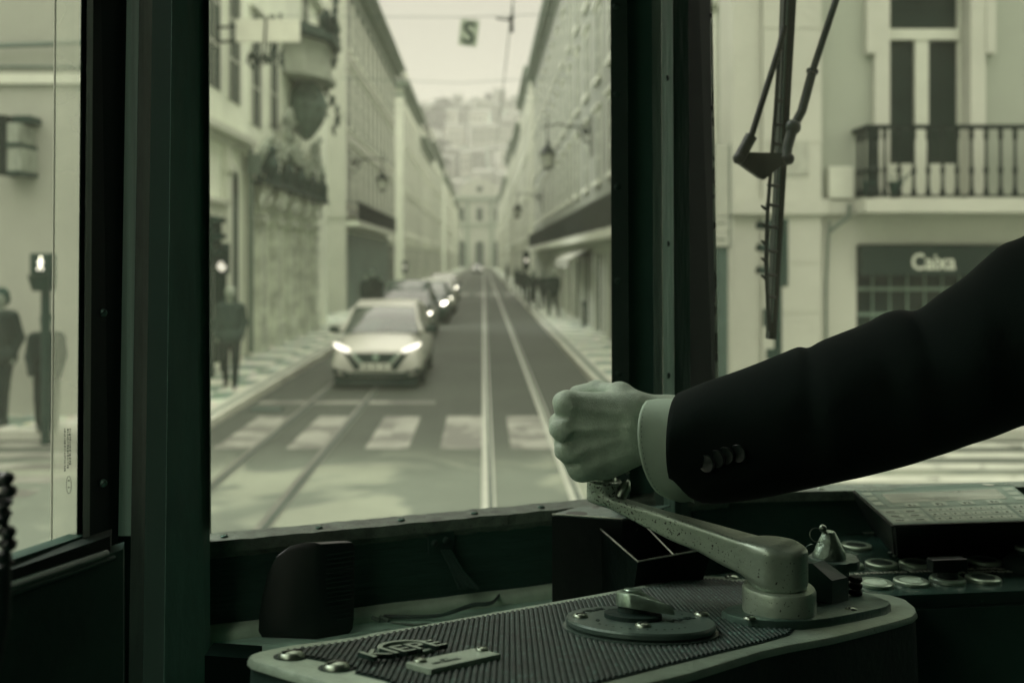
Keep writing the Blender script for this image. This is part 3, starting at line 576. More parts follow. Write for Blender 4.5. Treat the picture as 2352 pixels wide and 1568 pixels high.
for k in range(3):
    r = thing('tree', 'x', 'tree', group='trees on the hill'); rr = random.Random(k+40); MB().tube([(0, 0, -3), (.2, 0, 3), (0, .2, 6)], [.6, .4, .2], 7).build('trunk', M('bark', 80, .08, .9), r)
    q = MB(); crown(q, 4.5+k, 420, rr, 7.5+k); q.build('crown', m_tree, r); tp.append(r)
used = [0]*3; spots = [(x, 640+ph.uniform(-12, 12)) for x in np.linspace(-80, 50, 13)]+[(ph.uniform(-60, 40), ph.uniform(390, 600)) for _ in range(15)]
for i, (x, y) in enumerate(spots):
    k = i % 3; o = tp[k] if not used[k] else copy_tree(tp[k]); used[k] = 1; o.location = (x, y, hz(x, y)); o.rotation_euler[2] = i
    o['label'] = 'hazy dark tree in the row along the hilltop' if i < 13 else 'hazy tree between the houses on the hillside'
    o['group'] = 'trees along the hilltop' if i < 13 else 'trees between the hillside houses'
# ---- lamps
def lantern(x, y, z, wallx, label, grp='wall lanterns'):
    r = thing('street_lantern', label, 'street lamp', (x, y, z), 0, grp); d = wallx-x
    MB().lathe([(.02, 1.05), (.05, .95), (.04, .85), (.13, .75), (.30, .52), (.31, .49)], n=6).build('lamp_cap', m_iron, r)
    q = MB()
    for k in range(6): a_ = k*PI/3; q.tube([(.27*math.cos(a_), .27*math.sin(a_), .5), (.17*math.cos(a_), .17*math.sin(a_), .03)], .014, 4)
    q.lathe([(.06, -.05), (.17, 0), (.17, .04)], n=6); q.build('lamp_frame', m_iron, r)
    MB().lathe([(.165, .04), (.25, .49)], n=6).build('lamp_glass', M('lantern_glass', 178, .5, .2, .05), r)
    q = MB(); q.tube([(0, 0, 1.0), (0, 0, 1.75)], .025, 6); q.tube([(-.1*d, 0, 1.42), (d*.2, 0, 1.5), (d*.6, 0, 1.45), (d, 0, 1.30)], .03, 6)
    q.tube([(d, 0, .8), (d*.75, 0, 1.05), (d*.68, 0, 1.35), (d*.8, 0, 1.6), (d*.92, 0, 1.4)], .03, 6); q.tube([(d*.98, 0, .4), (d*.98, 0, 1.9)], .04, 6); q.ball((d*.85, 0, 1.25), .12, 6); q.build('bracket', m_iron, r)
p = W(878, 438, 46.3); lantern(p.x, 46.3, p.z, -6.18, 'black lantern hanging from a bracket on the left house wall')
p = W(1258, 388, 33.8); lantern(p.x, 33.8, p.z, 3.7, 'black lantern hanging from a scrolled bracket on the right building wall')
p = W(1189, 500, 62); lantern(p.x, 62, p.z, 3.7, 'smaller distant lantern further down the right wall')
# ---- hanging S sign, span wires, contact wire
p = W(1077, 76, 25); r = thing('hanging_sign', 'square board with a dark letter S hanging tilted over the street', 'sign', p); r.rotation_euler = (0, math.radians(7), 0)
MB().box(-.235, .235, -.02, .02, -.33, .33, .006).build('board', M('sign_board', 150, .48, .6, .08, 3), r)
text_mesh('lettering', 'S', .78, frame((0, -.024, -.27), (1, 0, 0), (0, 0, 1), (0, -1, 0)), M('sign_letter', 70, .05, .6), r, .003, 'CENTER', bold=.012)
MB().tube([(-.1, 0, .33), (-.1, 0, .40)], .01).tube([(.1, 0, .33), (.1, 0, .42)], .01).build('hanger', m_iron, r)
def wire(name, label, pts, r=.012): tag(MB().tube(pts, r, 5).build(name, M('wire', 88, .1, .6)), label, 'wire')
z0 = W(1077, 40, 25).z
wire('span_wire', 'thin wire across the street carrying the letter S sign', [(-6.2, 25.4, z0+.12), (-.5, 25, z0), (3.7, 24.8, z0+.1)], .008)
cx_ = .5; zc = W(1178, 0, 16.3)
wire('span_wire', 'faint wire crossing the street beyond the letter S sign', [(-6.2, 43, 10.2), (-1, 42.5, 9.9), (3.7, 42, 10.1)], .012)
wire('span_wire', 'faint wire crossing the street lower down near the right lantern', [(-6.2, 58, 11.4), (-1, 57.5, 11.1), (3.7, 57, 11.5)], .014)
wire('feeder_wire', 'slack wire running down along the left houses', [(-5.9, 24, 9.8), (-5.6, 44, 7.8), (-5.8, 66, 8.6)], .014)
wire('contact_wire', 'tram contact wire running away above the track', [(.55, 2, 7.0), (.5, 15, 6.75), (.5, 60, 6.7), (.5, 240, 6.8)], .011)
p = W(1175, 60, 18); r = thing('wire_insulator', 'dark insulator and clamp on the overhead tram wire', 'insulator', p)
q = MB(); q.tube([(-.28, 0, .14), (0, 0, .1)], .02, 6); q.lathe([(.02, -.12), (.05, -.1), (.02, -.07), (.05, -.04), (.02, 0), (.05, .03), (.02, .06), (.03, .1), (.06, .16)], n=8); q.build('insulator_body', m_iron, r)
MB().tube([(.02, 0, .1), (.04, 0, 1.2)], .012, 5).build('drop_wire', m_iron, r)
# ---- traffic lights
m_sig = M('signal_housing', 45, .03, .5); 
def signal(name, label, x, y, z0, heads, lit, rz=0, em=14, hw=.15, pole=True, off=0):
    r = thing(name, label, 'traffic light', (x, y, .12), rz, 'traffic lights')
    if pole: MB().tube([(0, 0, 0), (0, 0, z0-.12)], .055, 10).tube([(0, 0, 0), (0, 0, .25)], .08, 10).build('pole', m_sig, r)
    z0 -= .12; b_ = MB().box(-hw+off, hw+off, -.1, .1, z0, z0+.31*heads, .02).build('housing', m_sig, r)
    for k in range(heads):
        zc = z0+.155+.31*k
        q = MB(); vs = []; n_ = 10
        for j in range(n_+1):
            a_ = PI*j/n_; vs += [(off+.115*math.cos(a_), -.1, zc+.115*math.sin(a_)), (off+.12*math.cos(a_), -.28, zc+.03+.1*math.sin(a_))]
        q.add(vs, [(2*j, 2*j+1, 2*j+3, 2*j+2) for j in range(n_)]); q.build('visor', m_sig, b_)
        MB().lathe([(.0001, -.012), (.05, -.01), (.1, 0)], (off, -.101, zc), 16, 'Y').build('lens', M('lit_lens', 231, .8, .4, emit=em) if k in lit else M('dark_lens', 40, .03, .2), r)
    return r
xs_ = W(98, 600, 12.9).x; sg = thing('pedestrian_signal', 'dark pedestrian signal with a lit walking figure, left of the window frame', 'traffic light', (xs_, 12.9, 0), 0, 'traffic lights')
zt, zm, zb = [W(98, v, 12.9).z for v in (582, 632, 668)]
MB().box(-.125, .14, -.1, .1, zm+.003, zt, .015).build('upper_housing', m_sig, sg); MB().add([(-.13, -.16, zm), (.14, -.16, zm), (.14, .1, zm), (-.13, .1, zm), (-.09, -.1, zb), (.12, -.1, zb), (.12, .1, zb), (-.09, .1, zb)], [(0, 1, 2, 3), (4, 5, 6, 7), (0, 1, 5, 4), (1, 2, 6, 5), (2, 3, 7, 6), (3, 0, 4, 7)]).build('lower_housing', m_sig, sg)
MB().tube([(.04, 0, .0), (.04, 0, zb)], .06, 10).build('pole', m_sig, sg)
def walk_icon():
    q = MB(); y = -.104
    q.lathe([(.0001, 0), (.016, 0)], (.02, y, .085), 10, 'Y')
    for a_, b_, w_ in (((.02, .062), (.015, -.005), .02), ((.015, 0), (-.02, -.075), .012), ((.018, 0), (.045, -.075), .012), ((.018, .055), (-.022, .01), .009), ((.022, .055), (.052, .02), .009)):
        A, B = Vector(a_), Vector(b_); d = (B-A).normalized(); n_ = Vector((-d.y, d.x))*w_; q.add([(p.x, y, p.y) for p in (A+n_, B+n_, B-n_, A-n_)], [(0, 1, 2, 3)])
    return q
o = walk_icon().build('walking_figure', M('lit_green_figure', 210, .7, .4, emit=1.6), sg); o.location = (.0, 0, (zt+zm)/2)
signal('traffic_light', 'small traffic light with one lens lit, behind the walking person on the left pavement', W(514, 640, 20.2).x, 20.2, 2.1, 2, (0,), rz=-.15, em=.8, hw=.1)
signal('traffic_light', 'dark three lens traffic light seen from the side against the left window pillar', W(483, 600, 19.2).x, 19.2, 2.3, 3, (), rz=PI/2*.9, hw=.12)
for px_, py_, Y, lb, rz in ((1214, 598, 52, 'traffic light with a bright lens on the right pavement', 0), (930, 613, 75, 'far traffic light on the left, pale lens glowing', 0)):
    p = W(px_, py_, Y); signal('traffic_light', lb, p.x-(.12 if px_ > 1000 else 0), Y, p.z-.46, 3, (1,), rz=rz, em=9 if px_ > 1000 else 2, hw=.18)
sx = W(1787, 600, 13.7); sg = signal('traffic_light', 'three lens traffic light seen side on behind the wiper, near the bank', sx.x, 13.7, 2.02, 3, (), rz=-PI/2*.93, hw=.13)
MB().tube([(0, 0, 1.9), (0, 0, 3.05)], .05, 8).box(-.04, .04, -.2, .0, 1.35, 1.6).box(-.03, .03, -.16, .0, .9, 1.05).build('bracket', m_sig, sg)
# board and dark post beside the corner
r = thing('sign_post', 'white information boards above a dark post at the bank corner', 'sign', (W(1658, 700, 13.75).x, 13.75, .12))
q = MB(); m_bd = M('white_board', 178, .34, .5, .06, 4)
def bz(v): return W(0, v, 13.75).z-.12
MB().box(-.11, .10, -.02, .02, bz(497), bz(332), .006).build('board', m_bd, r); MB().box(-.11, .10, -.02, .02, bz(532), bz(500), .004).build('board', m_bd, r); MB().box(-.11, .10, -.02, .02, bz(566), bz(536), .004).build('board', m_bd, r)
q = MB(); q.box(-.07, .09, .021, .12, 0, bz(566)); q.box(-.12, -.11, -.03, .03, bz(570), bz(330)); q.box(.10, .115, -.03, .03, bz(570), bz(330)); q.build('post', M('dark_post', 70, .07, .6), r)
q = MB(); [q.box(-.08+i*.022, -.066+i*.022, -.0235, -.0215, bz(v)-.01, bz(v)+.012) for i in range(6) for v in (513, 551)]; q.build('small_print', m_sig, r)
# sign box on the left building (lit bar sign)
p = W(30, 338, 14.3); r = thing('bar_sign', 'dark projecting box sign with pale streaked lettering on the left wall', 'sign', p)
hh = .43; x0 = (W(4, 0, 14.3).x-p.x)
MB().box(x0, x0+.20, -.3, .28, -hh*.95, hh*.98, .01).build('housing', m_iron, r); MB().box(x0+.205, x0+.37, -.28, .25, .03, hh*.72, .01).build('lit_panel', M('streaky_sign_face', 150, .24, .5, .5, 6, streak=(6, 1, .5)), r); MB().box(x0+.205, x0+.40, -.28, .25, -hh*.85, -.03, .01).build('lit_panel', M('streaky_sign_face', 150), r)
MB().box(x0+.2, x0+.40, -.3, .27, -.028, .028).box(x0+.2, x0+.42, -.3, .27, -hh*.97, -hh*.86).box(x0+.2, x0+.46, -.1, .3, hh*.78, hh*1.02).build('frame', m_sig, r)
wire('facade_cable', 'dark sagging cable across the top of the left facade', [(-12, 14.45, W(0, 104, 14.4).z), (-7, 14.4, W(60, 106, 14.4).z), (-5.6, 14.4, W(118, 98, 14.4).z), (-5.5, 14.5, W(190, 96, 14.4).z)], .035)
wire('lower_facade_cable', 'thin dark cable below the thicker one on the left facade', [(-12, 14.5, W(0, 149, 14.4).z), (-5.5, 14.5, W(190, 151, 14.4).z)], .02)
# ================================================ CARS AND PEOPLE
m_tyre = M('tyre_rubber', 30, .02, .8); m_rim = M('wheel_alloy', 120, .35, .35, metal=.6); m_cgl = M('car_glass', 70, .04, .06, .7, 1.3, spec=.9); m_ctrim = M('car_trim', 35, .025, .5)  # car glass: uneven reflections put into its mottled colour
def car(label, x, y, paint, litn=2, wd=1.77, hh=1.54, ln=4.4, em=22, leaf=True):
    """front at local y=0 facing -Y"""
    r = thing('parked_car' if not leaf else 'hatchback_car', label, 'car', (x, y, 0), 0, 'cars queueing in the left lane'); hw = wd/2
    def ring(yy, w_, zb, zt, zs=None):
        zs = zs if zs is not None else (zb+zt)/2; pts = []
        for k in range(24):
            a_ = 2*PI*k/24; c, s_ = math.cos(a_), math.sin(a_); e = .38
            X = math.copysign(abs(c)**e, c)*w_; Z = (zb+zt)/2+math.copysign(abs(s_)**.5, s_)*(zt-zb)/2
            if Z > zs: X *= 1-.10*((Z-zs)/(max(.01, zt-zs)))
            pts.append((X, yy, Z))
        return pts
    st = [(.0, hw*.80, .30, .62), (.05, hw*.92, .22, .72), (.22, hw*.985, .20, .80), (.6, hw, .20, .90), (1.05, hw, .20, .97), (1.5, hw, .20, 1.0), (2.4, hw, .20, 1.0), (3.4, hw, .20, 1.02), (4.1, hw*.98, .22, 1.05), (4.33, hw*.94, .25, 1.02), (ln, hw*.85, .35, .95)]
    MB().loft([ring(a_, b_, c, d) for a_, b_, c, d in st]).build('body', paint, r, auto=.6)
    gh = [(1.02, .70, .965, .97), (1.35, .70, .97, 1.22), (1.75, .655, .97, 1.43), (2.1, .64, .97, hh-.035), (2.9, .64, .97, hh-.02), (3.6, .63, .97, 1.46), (4.05, .62, .97, 1.32), (4.28, .60, .97, 1.08)]
    k_ = hw/.885; rings = []
    for yy, w_, zb, zt in gh:
        b_ = (hw-.09); rings.append([(-b_, yy, zb), (-b_+.015, yy, zb+(zt-zb)*.2), (-w_*k_-.015, yy, zt-.05*(zt-zb)), (-w_*k_*.93, yy, zt), (0, yy, zt+.012), (w_*k_*.93, yy, zt), (w_*k_+.015, yy, zt-.05*(zt-zb)), (b_-.015, yy, zb+(zt-zb)*.2), (b_, yy, zb)])
    MB().loft(rings).build('windows', m_cgl, r, auto=.7)
    q = MB()   # roof skin and pillars
    rr_ = [(1.76, .64, 1.435), (2.1, .645, hh-.025), (2.9, .645, hh-.008), (3.6, .635, 1.475), (4.08, .62, 1.33)]
    q.loft([[(-w_*k_, yy, z-.03), (-w_*k_*.95, yy, z+.008), (0, yy, z+.024), (w_*k_*.95, yy, z+.008), (w_*k_, yy, z-.03), (0, yy, z-.05)] for yy, w_, z in rr_])
    for s_ in (-1, 1):
        q.tube([(s_*(hw-.08), 1.04, .985), (s_*(.70*k_), 1.36, 1.21), (s_*.65*k_, 1.78, 1.43)], [.045, .035, .035], 6); q.tube([(s_*(hw-.09), 2.75, .99), (s_*.65*k_, 2.8, hh-.05)], .03, 6); q.tube([(s_*(hw-.09), 4.2, 1.0), (s_*.63*k_, 3.8, 1.42)], .05, 6)
    q.build('roof', paint, r, auto=.8)
    for s_ in (-1, 1):
        q = MB(); q.ball((s_*(hw+.09), 1.25, 1.02), .09, 8, 1.25, .7, .8); q.tube([(s_*(hw-.03), 1.3, .98), (s_*(hw+.05), 1.27, 1.0)], .03, 6); q.build('mirror', m_ctrim, r)
        q = MB(); A = [(s_*(hw*.56), .04, .735), (s_*(hw*.58), .02, .675), (s_*hw*.88, .16, .755), (s_*hw*.955, .30, .815), (s_*hw*.92, .26, .845), (s_*hw*.80, .17, .82)]
        A = [(x_, y_-.05, z_) for x_, y_, z_ in A]; q.add(A+[(x_, y_+.12, z_) for x_, y_, z_ in A], [list(range(6)), [11, 10, 9, 8, 7, 6]]+[(i, (i+1) % 6, 6+(i+1) % 6, 6+i) for i in range(6)])
        q.build('headlight', M('headlight_lit_%g' % em, 231, .8, .2, emit=em) if (litn == 2 or (litn == 1 and s_ > 0)) else M('headlight_off', 167, .5, .1), r)
    q = MB(); q.add([(-.40, -.045, .67), (.40, -.045, .67), (.24, -.05, .49), (-.24, -.05, .49)], [(0, 1, 2, 3)])
    for s_ in (-1, 1):
        q.add([(s_*.60, -.01, .68), (s_*.50, -.02, .68), (s_*.28, -.045, .42), (s_*.36, -.04, .34)], [(0, 1, 2, 3)]); q.add([(s_*.80, .03, .40), (s_*.55, -.02, .34), (s_*.52, -.02, .30), (s_*.82, .05, .31)], [(0, 1, 2, 3)])
    q.box(-.6, .6, -.035, .05, .25, .31); g_ = q.build('grille', m_ctrim, r)
    q = MB(); q.lathe([(.0001, 0), (.06, 0), (.06, .012)], (0, -.055, .60), 16, 'Y'); q.build('emblem', m_rim, g_)
    q = MB(); q.box(-.26, .26, -.06, -.04, .37, .48, .003); np_ = q.build('number_plate', M('plate_white', 178, .6, .4), r)
    q = MB(); [q.box(-.2+i*.052, -.17+i*.052, -.0625, -.0605, .39, .46) for i in range(8) if i not in (2, 5)]; q.build('plate_marks', m_ctrim, np_)
    for s_ in (-1, 1):
        q = MB(); q.tube([(s_*.42, -.03, .66), (s_*.27, -.05, .49)], .022, 6); q.build('chrome_strip', m_rim, g_)
        for yy in (.88, 3.55):
            wq = MB().lathe([(.2, -.1), (.3, -.105), (.33, -.08), (.33, .08), (.3, .105), (.2, .1)], n=24, ax='X').build('wheel', m_tyre, r); wq.location = (s_*(hw-.11), yy, .33)
            wm = MB().lathe([(.02, 0), (.2, -.02)], n=10, ax='X').build('rim', m_rim, wq); wm.location = (s_*.105, 0, 0)
    MB().box(-hw*.9, hw*.9, .0, .14, .06, .21).box(-hw*.86, hw*.86, .141, 4.2, .13, .28).build('underbody_and_shade', m_tyre, r)  # underbody, plus a black box added to deepen shade under the bumper
    return r
p_w = M('white_car_paint', 200, .46, .25, .04, 2, spec=.7); p_d = M('dark_car_paint', 50, .05, .2, .1, 2, spec=.8); p_g = M('silver_car_paint', 170, .40, .25, .05, 2, spec=.7)
car('white hatchback with both headlights lit, first in the queue', -1.98, 18.35, p_w, em=1.3, wd=1.72)
car('dark tall car right behind the white hatchback', -2.36, 29.2, p_d, 1, hh=1.72, leaf=False, em=5)
car('dark car with one bright headlight, third in the queue', -2.17, 36.6, p_d, 1, leaf=False, em=9)
car('silver car, fourth in the queue', -2.1, 42.5, p_g, 1, leaf=False, em=6)
car('pale car with a glaring headlight at the end of the queue', -2.3, 55.5, p_w, 1, leaf=False, em=14)
car('distant oncoming car with two faint headlights far down the street', -1.0, 165, p_d, 2, leaf=False, em=3)
# ---- people outside
m_skin = M('skin', 140, .20, .6); m_jk = M('dark_jacket', 60, .022, .8, .2, 5); m_tr = M('dark_trousers', 45, .015, .85); m_hair = M('hair', 45, .04, .8); m_shoe = M('shoe', 30, .02, .6)
def person(label, x, y, h=1.75, rz=0, step=.18, z=.116, jk=None, tr=None, hair=None, hood=False, lean=0.0, arms=.12, grp=None, bag=False, st=.022):
    """facing -Y, walking"""
    r = thing('person', label, 'person', (x, y, z), rz, grp); k = h/1.75; J = {}
    def P(a, b_, c): return (a*k, (b_-lean*max(0, c-.9))*k, c*k)
    hip, sh = .93, 1.42
    legs = []; shoes = []
    for s_, d in ((-1, step), (1, -step)):
        an = P(s_*.09, d*1.25, .09 if d < 0 else .12); kn = P(s_*.10, d*.35-.05, .50); hp_ = P(s_*.09, 0, hip)
        legs += [(hp_, kn, .088*k, .062*k), (kn, an, .06*k, .042*k)]; shoes.append((P(s_*.09, d*1.25+.04, .045), P(s_*.10, d*1.25-.16, .035), .045*k, .035*k))
    tor = [(P(0, 0, hip), P(0, 0, 1.15), .125*k, .125*k), (P(-.07, 0, 1.15), P(-.10, 0, 1.36), .115*k, .10*k), (P(.07, 0, 1.15), P(.10, 0, 1.36), .115*k, .10*k), (P(-.15, 0, 1.41), P(.15, 0, 1.41), .065*k, .065*k)]
    arm = []; hands = []
    for s_, d in ((-1, -arms), (1, arms)):
        el = P(s_*.235, d*.5+.03+.02*s_, 1.13); wr = P(s_*(.225-.03*(s_ > 0)), d*1.2-.06, .90); arm += [(P(s_*.19, 0, 1.40), el, .058*k, .047*k), (el, wr, .046*k, .034*k)]; hands.append((wr, P(s_*.21, d*1.35-.08, .81), .032*k, .026*k))
    head = [(P(0, 0, 1.45), P(0, -.01, 1.54), .055*k, .052*k), (P(0, -.015, 1.60), P(0, -.01, 1.66), .078*k, .088*k), (P(0, -.095, 1.60), P(0, -.1, 1.61), .018*k, .012*k)]
    lo, hi = (-.42*k, -.45*k, -.02), (.42*k, .42*k, 1.85*k)
    sdf_obj('body', caps_sdf(legs+tor+arm+hands+head, .03*k, -.004), lo, hi, st, m_skin, r)
    sdf_obj('jacket', caps_sdf(tor+arm+[(P(-.05, 0, hip-.04), P(.05, 0, hip-.04), .15*k, .15*k)]+([(P(0, .05, 1.5), P(0, .04, 1.62), .1*k, .1*k)] if hood else []), .035*k, .018), lo, hi, st, jk or m_jk, r)
    sdf_obj('trousers', caps_sdf(legs, .03*k, .014), lo, hi, st, tr or m_tr, r)
    sdf_obj('shoes', caps_sdf(shoes, .01, .0), lo, hi, st*.8, m_shoe, r)
    sdf_obj('hair', caps_sdf([(P(0, .012, 1.69), P(0, .04, 1.62), .094*k, .085*k)], .01, 0), lo, hi, st*.8, hair or m_hair, r)
    if bag: MB().box(-.12, .12, .13, .3, 1.0, 1.4, .04).build('backpack', m_tr, r)
    return r
Yp = F*2.28/(888-595); person('person in a dark quilted jacket walking with hands low on the left pavement', W(529, 888, Yp).x, Yp, 1.77, .12, .1, arms=.02, hair=M('grey_hair', 150, .3, .8), jk=M('grey_green_jacket', 75, .045, .8, .2, 5))
person('person in a dark coat standing at the far left window edge', W(3, 970, 13.75).x, 13.75, 1.86, -.3, .05, arms=.03)
person('person in a long dark coat half hidden by the window frame and signal pole', W(107, 990, 13.2).x, 13.2, 1.55, .5, .14, jk=m_tr)
Yg = F*2.28/(725-595)
person('large dark figure with light hair walking away on the right pavement', W(1272, 725, Yg).x, Yg, 1.85, PI+.3, .2, jk=M('black_coat', 40, .025, .8), tr=M('black_coat', 40), hair=M('grey_hair', 150), bag=False, lean=.02)
for i, (px_, Y, h_, lb) in enumerate([(1249, 46, 1.7, 'person in a dark jacket right behind the large figure'), (1224, 51, 1.68, 'person in grey between two walkers on the right pavement'), (1206, 57, 1.72, 'person below the bright traffic light'), (1196, 62, 1.7, 'person further down the right pavement, dark coat'), (1185, 70, 1.75, 'person near the far lantern on the right'), (1163, 95, 1.8, 'tall dark person stepping off the right kerb far away'), (1218, 46, 1.6, 'shorter person nearest the right kerb')]):
    person(lb, max(2.3, min(3.3, W(px_, 700, Y).x)), Y, h_, PI*(i % 2)+.2*i, .15, grp='people on the right pavement', st=.035)
for i, (px_, Y, h_, lb) in enumerate([(843, 38, 1.75, 'person in dark clothes beside the shopfront behind the cars'), (856, 40, 1.85, 'taller person of the pair beside the shopfront behind the cars'), (872, 42, 1.6, 'short person at the kerb behind the queueing cars')]):
    person(lb, max(-5.5, W(px_, 700, Y).x), Y, h_, .4*i, .1, grp='people on the left pavement', st=.03)
MB_b = thing('bollard', 'short dark bollard on the right pavement near the shop doors', 'bollard', (W(1341, 730, 34).x, 34, .116)); MB().lathe([(.09, 0), (.09, .05), (.06, .08), (.055, .7), (.08, .74), (.08, .8), (.03, .86)], n=12).build('post', m_sig, MB_b)
# ================================================ TRAM CAB
E3 = Vector((0, 0, EYE))
m_cab = M('cab_green_paint', 55, .06, .55, .2, 6, .15, 40); m_cabd = M('cab_black_paint', 40, .055, .6, .3, 5, .2, 50)
m_wood = M('varnished_wood', 88, .11, .45, .35, 3, .25, 30, streak=(14, 14, .6)); m_shelf = M('worn_shelf_wood', 100, .5, .5, .3, 4, .3, 25, streak=(2, 10, 2))
m_sill = M('worn_sill', 130, .13, .6, .45, 60, .8, 420, spots=.66, spot_sc=320); m_alu = M('dull_aluminium', 127, .26, .42, .25, 8, .15, 90, metal=.5); m_steel = M('polished_steel', 140, .28, .35, .2, 10, metal=1)
m_bk = M('black_plastic', 25, .012, .42, .2, 8, .05, 200, spec=.35); m_gl = glass('cab_glass', veil=.03); m_brass = M('worn_brass', 127, .30, .38, .5, 60, .8, 120, metal=.7)
cab = thing('tram_cab', 'dark tram cab with riveted pillars, wooden sills and windscreen panes around the camera', 'tram cab', (0, 0, 0))
def slab(q, pts, t, dr=(0, 1, 0)):
    """px polygon (px,py,Y) given thickness t along dr"""
    a = [W(*p) for p in pts]; d = Vector(dr)*t; n = len(a)
    q.add([*a, *[p+d for p in a]], [list(range(n)), [n+i for i in range(n)][::-1]]+[(i, (i+1) % n, n+(i+1) % n, n+i) for i in range(n)]); return q
D = Vector((.94, .341, 0)); D.normalize(); N = Vector((-D.y, D.x, 0))      # along the windscreen, and outwards
A0 = Vector((-.2737*1.05, 1.05, 0)); ZS = EYE-1.05*629/F                    # sill height
def wpt(t, out=0, z=0): return A0+D*t+N*out+Vector((0, 0, z))
def wbox(q, t0, t1, o0, o1, z0, z1):
    q.add([wpt(t0, o0, z0), wpt(t1, o0, z0), wpt(t1, o1, z0), wpt(t0, o1, z0), wpt(t0, o0, z1), wpt(t1, o0, z1), wpt(t1, o1, z1), wpt(t0, o1, z1)], [(0,3,2,1),(4,5,6,7),(0,1,5,4),(1,2,6,5),(2,3,7,6),(3,0,4,7)]); return q
D2 = (Vector((W(2352, 0, 1.295).x, 1.295, 0))-Vector((W(1885, 0, 1.27).x, 1.27, 0))).normalized(); N2 = Vector((-D2.y, D2.x, 0)); B0 = Vector((W(1600, 0, 1.256).x, 1.256, 0))
def w2(t, out=0, z=0): return B0+D2*t+N2*out+Vector((0, 0, z))
def w2box(q, t0, t1, o0, o1, z0, z1):
    q.add([w2(t0, o0, z0), w2(t1, o0, z0), w2(t1, o1, z0), w2(t0, o1, z0), w2(t0, o0, z1), w2(t1, o0, z1), w2(t1, o1, z1), w2(t0, o1, z1)], [(0,3,2,1),(4,5,6,7),(0,1,5,4),(1,2,6,5),(2,3,7,6),(3,0,4,7)]); return q
# sill : a worn top board with a rough edge, made in short lengths so that its edge wanders
q = MB(); rr = random.Random(2); nseg = 70; back = []; front = []; T1 = .62
for i in range(nseg+1):
    t = -.12+(T1+.12)*i/nseg; back.append(wpt(t, .0+rr.uniform(-.0006, .0006), ZS+rr.uniform(-.0007, .0007))); front.append(wpt(t, -.030+rr.uniform(-.0006, .0006), ZS-.001+rr.uniform(-.0005, .0005)))
vs = back+front+[p-Vector((0, 0, .012)) for p in front]+[p-Vector((0, 0, .05)) for p in back]; n_ = nseg+1
q.add(vs, [f for i in range(nseg) for f in ((i, i+1, n_+i+1, n_+i), (n_+i, n_+i+1, 2*n_+i+1, 2*n_+i), (2*n_+i, 2*n_+i+1, 3*n_+i+1, 3*n_+i), (3*n_+i, 3*n_+i+1, i+1, i))]); sl = q.build('windscreen_sill', m_sill, cab)
def screw(par, p, ax, r, mat=None, name='screw'):
    ax = Vector(ax).normalized(); x = ax.orthogonal().normalized(); y = ax.cross(x); mx = frame(p, x, y, ax)
    q = MB(mx); q.lathe([(r, 0), (r*.98, r*.2), (r*.7, r*.42), (.0001, r*.5)], n=14); o = q.build(name, mat or m_steel, par, auto=.9)
    q = MB(mx); q.box(-r*.8, r*.8, -r*.11, r*.11, r*.34, r*.52); q.build('slot', m_bk, o); return o
for x, y in ((515, 1232), (733, 1210), (922, 1190), (1090, 1178), (1243, 1162)):
    u = (x-CX)/F; t = (A0.x-.018*N.x-u*(A0.y-.018*N.y))/(u*D.y-D.x); screw(sl, wpt(t, -.018, ZS), (0, 0, 1), .0042, M('dark_screw', 60, .12, .35, metal=.8))
q = MB(); wbox(q, -.12, T1, -.024, .02, ZS-.16, ZS-.0125); q.build('windscreen_wall', M('wall_below_windscreen', 40, .055, .5, .3, 4, .3, 30, streak=(1, 1, 8)), cab)
q = MB(); w2box(q, -.06, 1.2, -.02, .02, ZS-.2, ZS-.0125); q.build('windscreen_wall', m_cabd, cab)
q = MB(); w2box(q, -.06, 1.2, -.030, .0, ZS-.012, ZS); s2 = q.build('windscreen_sill', m_sill, cab)
u = (1885-CX)/F; t = (B0.x-.018*N2.x-u*(B0.y-.018*N2.y))/(u*D2.y-D2.x); screw(s2, w2(t, -.018, ZS), (0, 0, 1), .0045)
ZSH = EYE-.390
q = MB(); prof = [(-.0241, ZSH-.002), (-.0375, ZSH-.002), (-.038, ZSH+.006), (-.036, ZSH+.010), (-.031, ZSH+.0125), (-.0241, ZSH+.013)]
rings = []
for i in range(24): t = -.12+.60*i/23; rings.append([wpt(t, o, z+.0004*math.sin(i*1.7)) for o, z in prof])
q.loft(rings); q.build('moulding', M('worn_moulding', 130, .5, .45, .25, 22, .5, 90), cab, auto=.9)
def onz(x, y, z): r = ray(x, y); return E3+r*((z-EYE)/r.z)
pts = [onz(440, 1500, ZSH), onz(482, 1502, ZSH), onz(575, 1509, ZSH), onz(700, 1500, ZSH), onz(1000, 1452, ZSH), onz(1300, 1400, ZSH), onz(1700, 1360, ZSH)]+[wpt(.66, -.02, ZSH), wpt(-.12, -.02, ZSH)]
pts = [Vector((p.x, p.y, 0)) for p in pts]; q = MB(); q.prism([(p.x, p.y) for p in pts], ZSH-.02, ZSH); q.build('shelf', m_shelf, cab)
screw(cab, onz(535, 1497, ZSH), (0, 0, 1), .0075)
q = MB(); q.lathe([(.011, 0), (.0115, .0015), (.004, .002)], onz(535, 1499, ZSH), 16); q.build('washer', m_steel, cab)
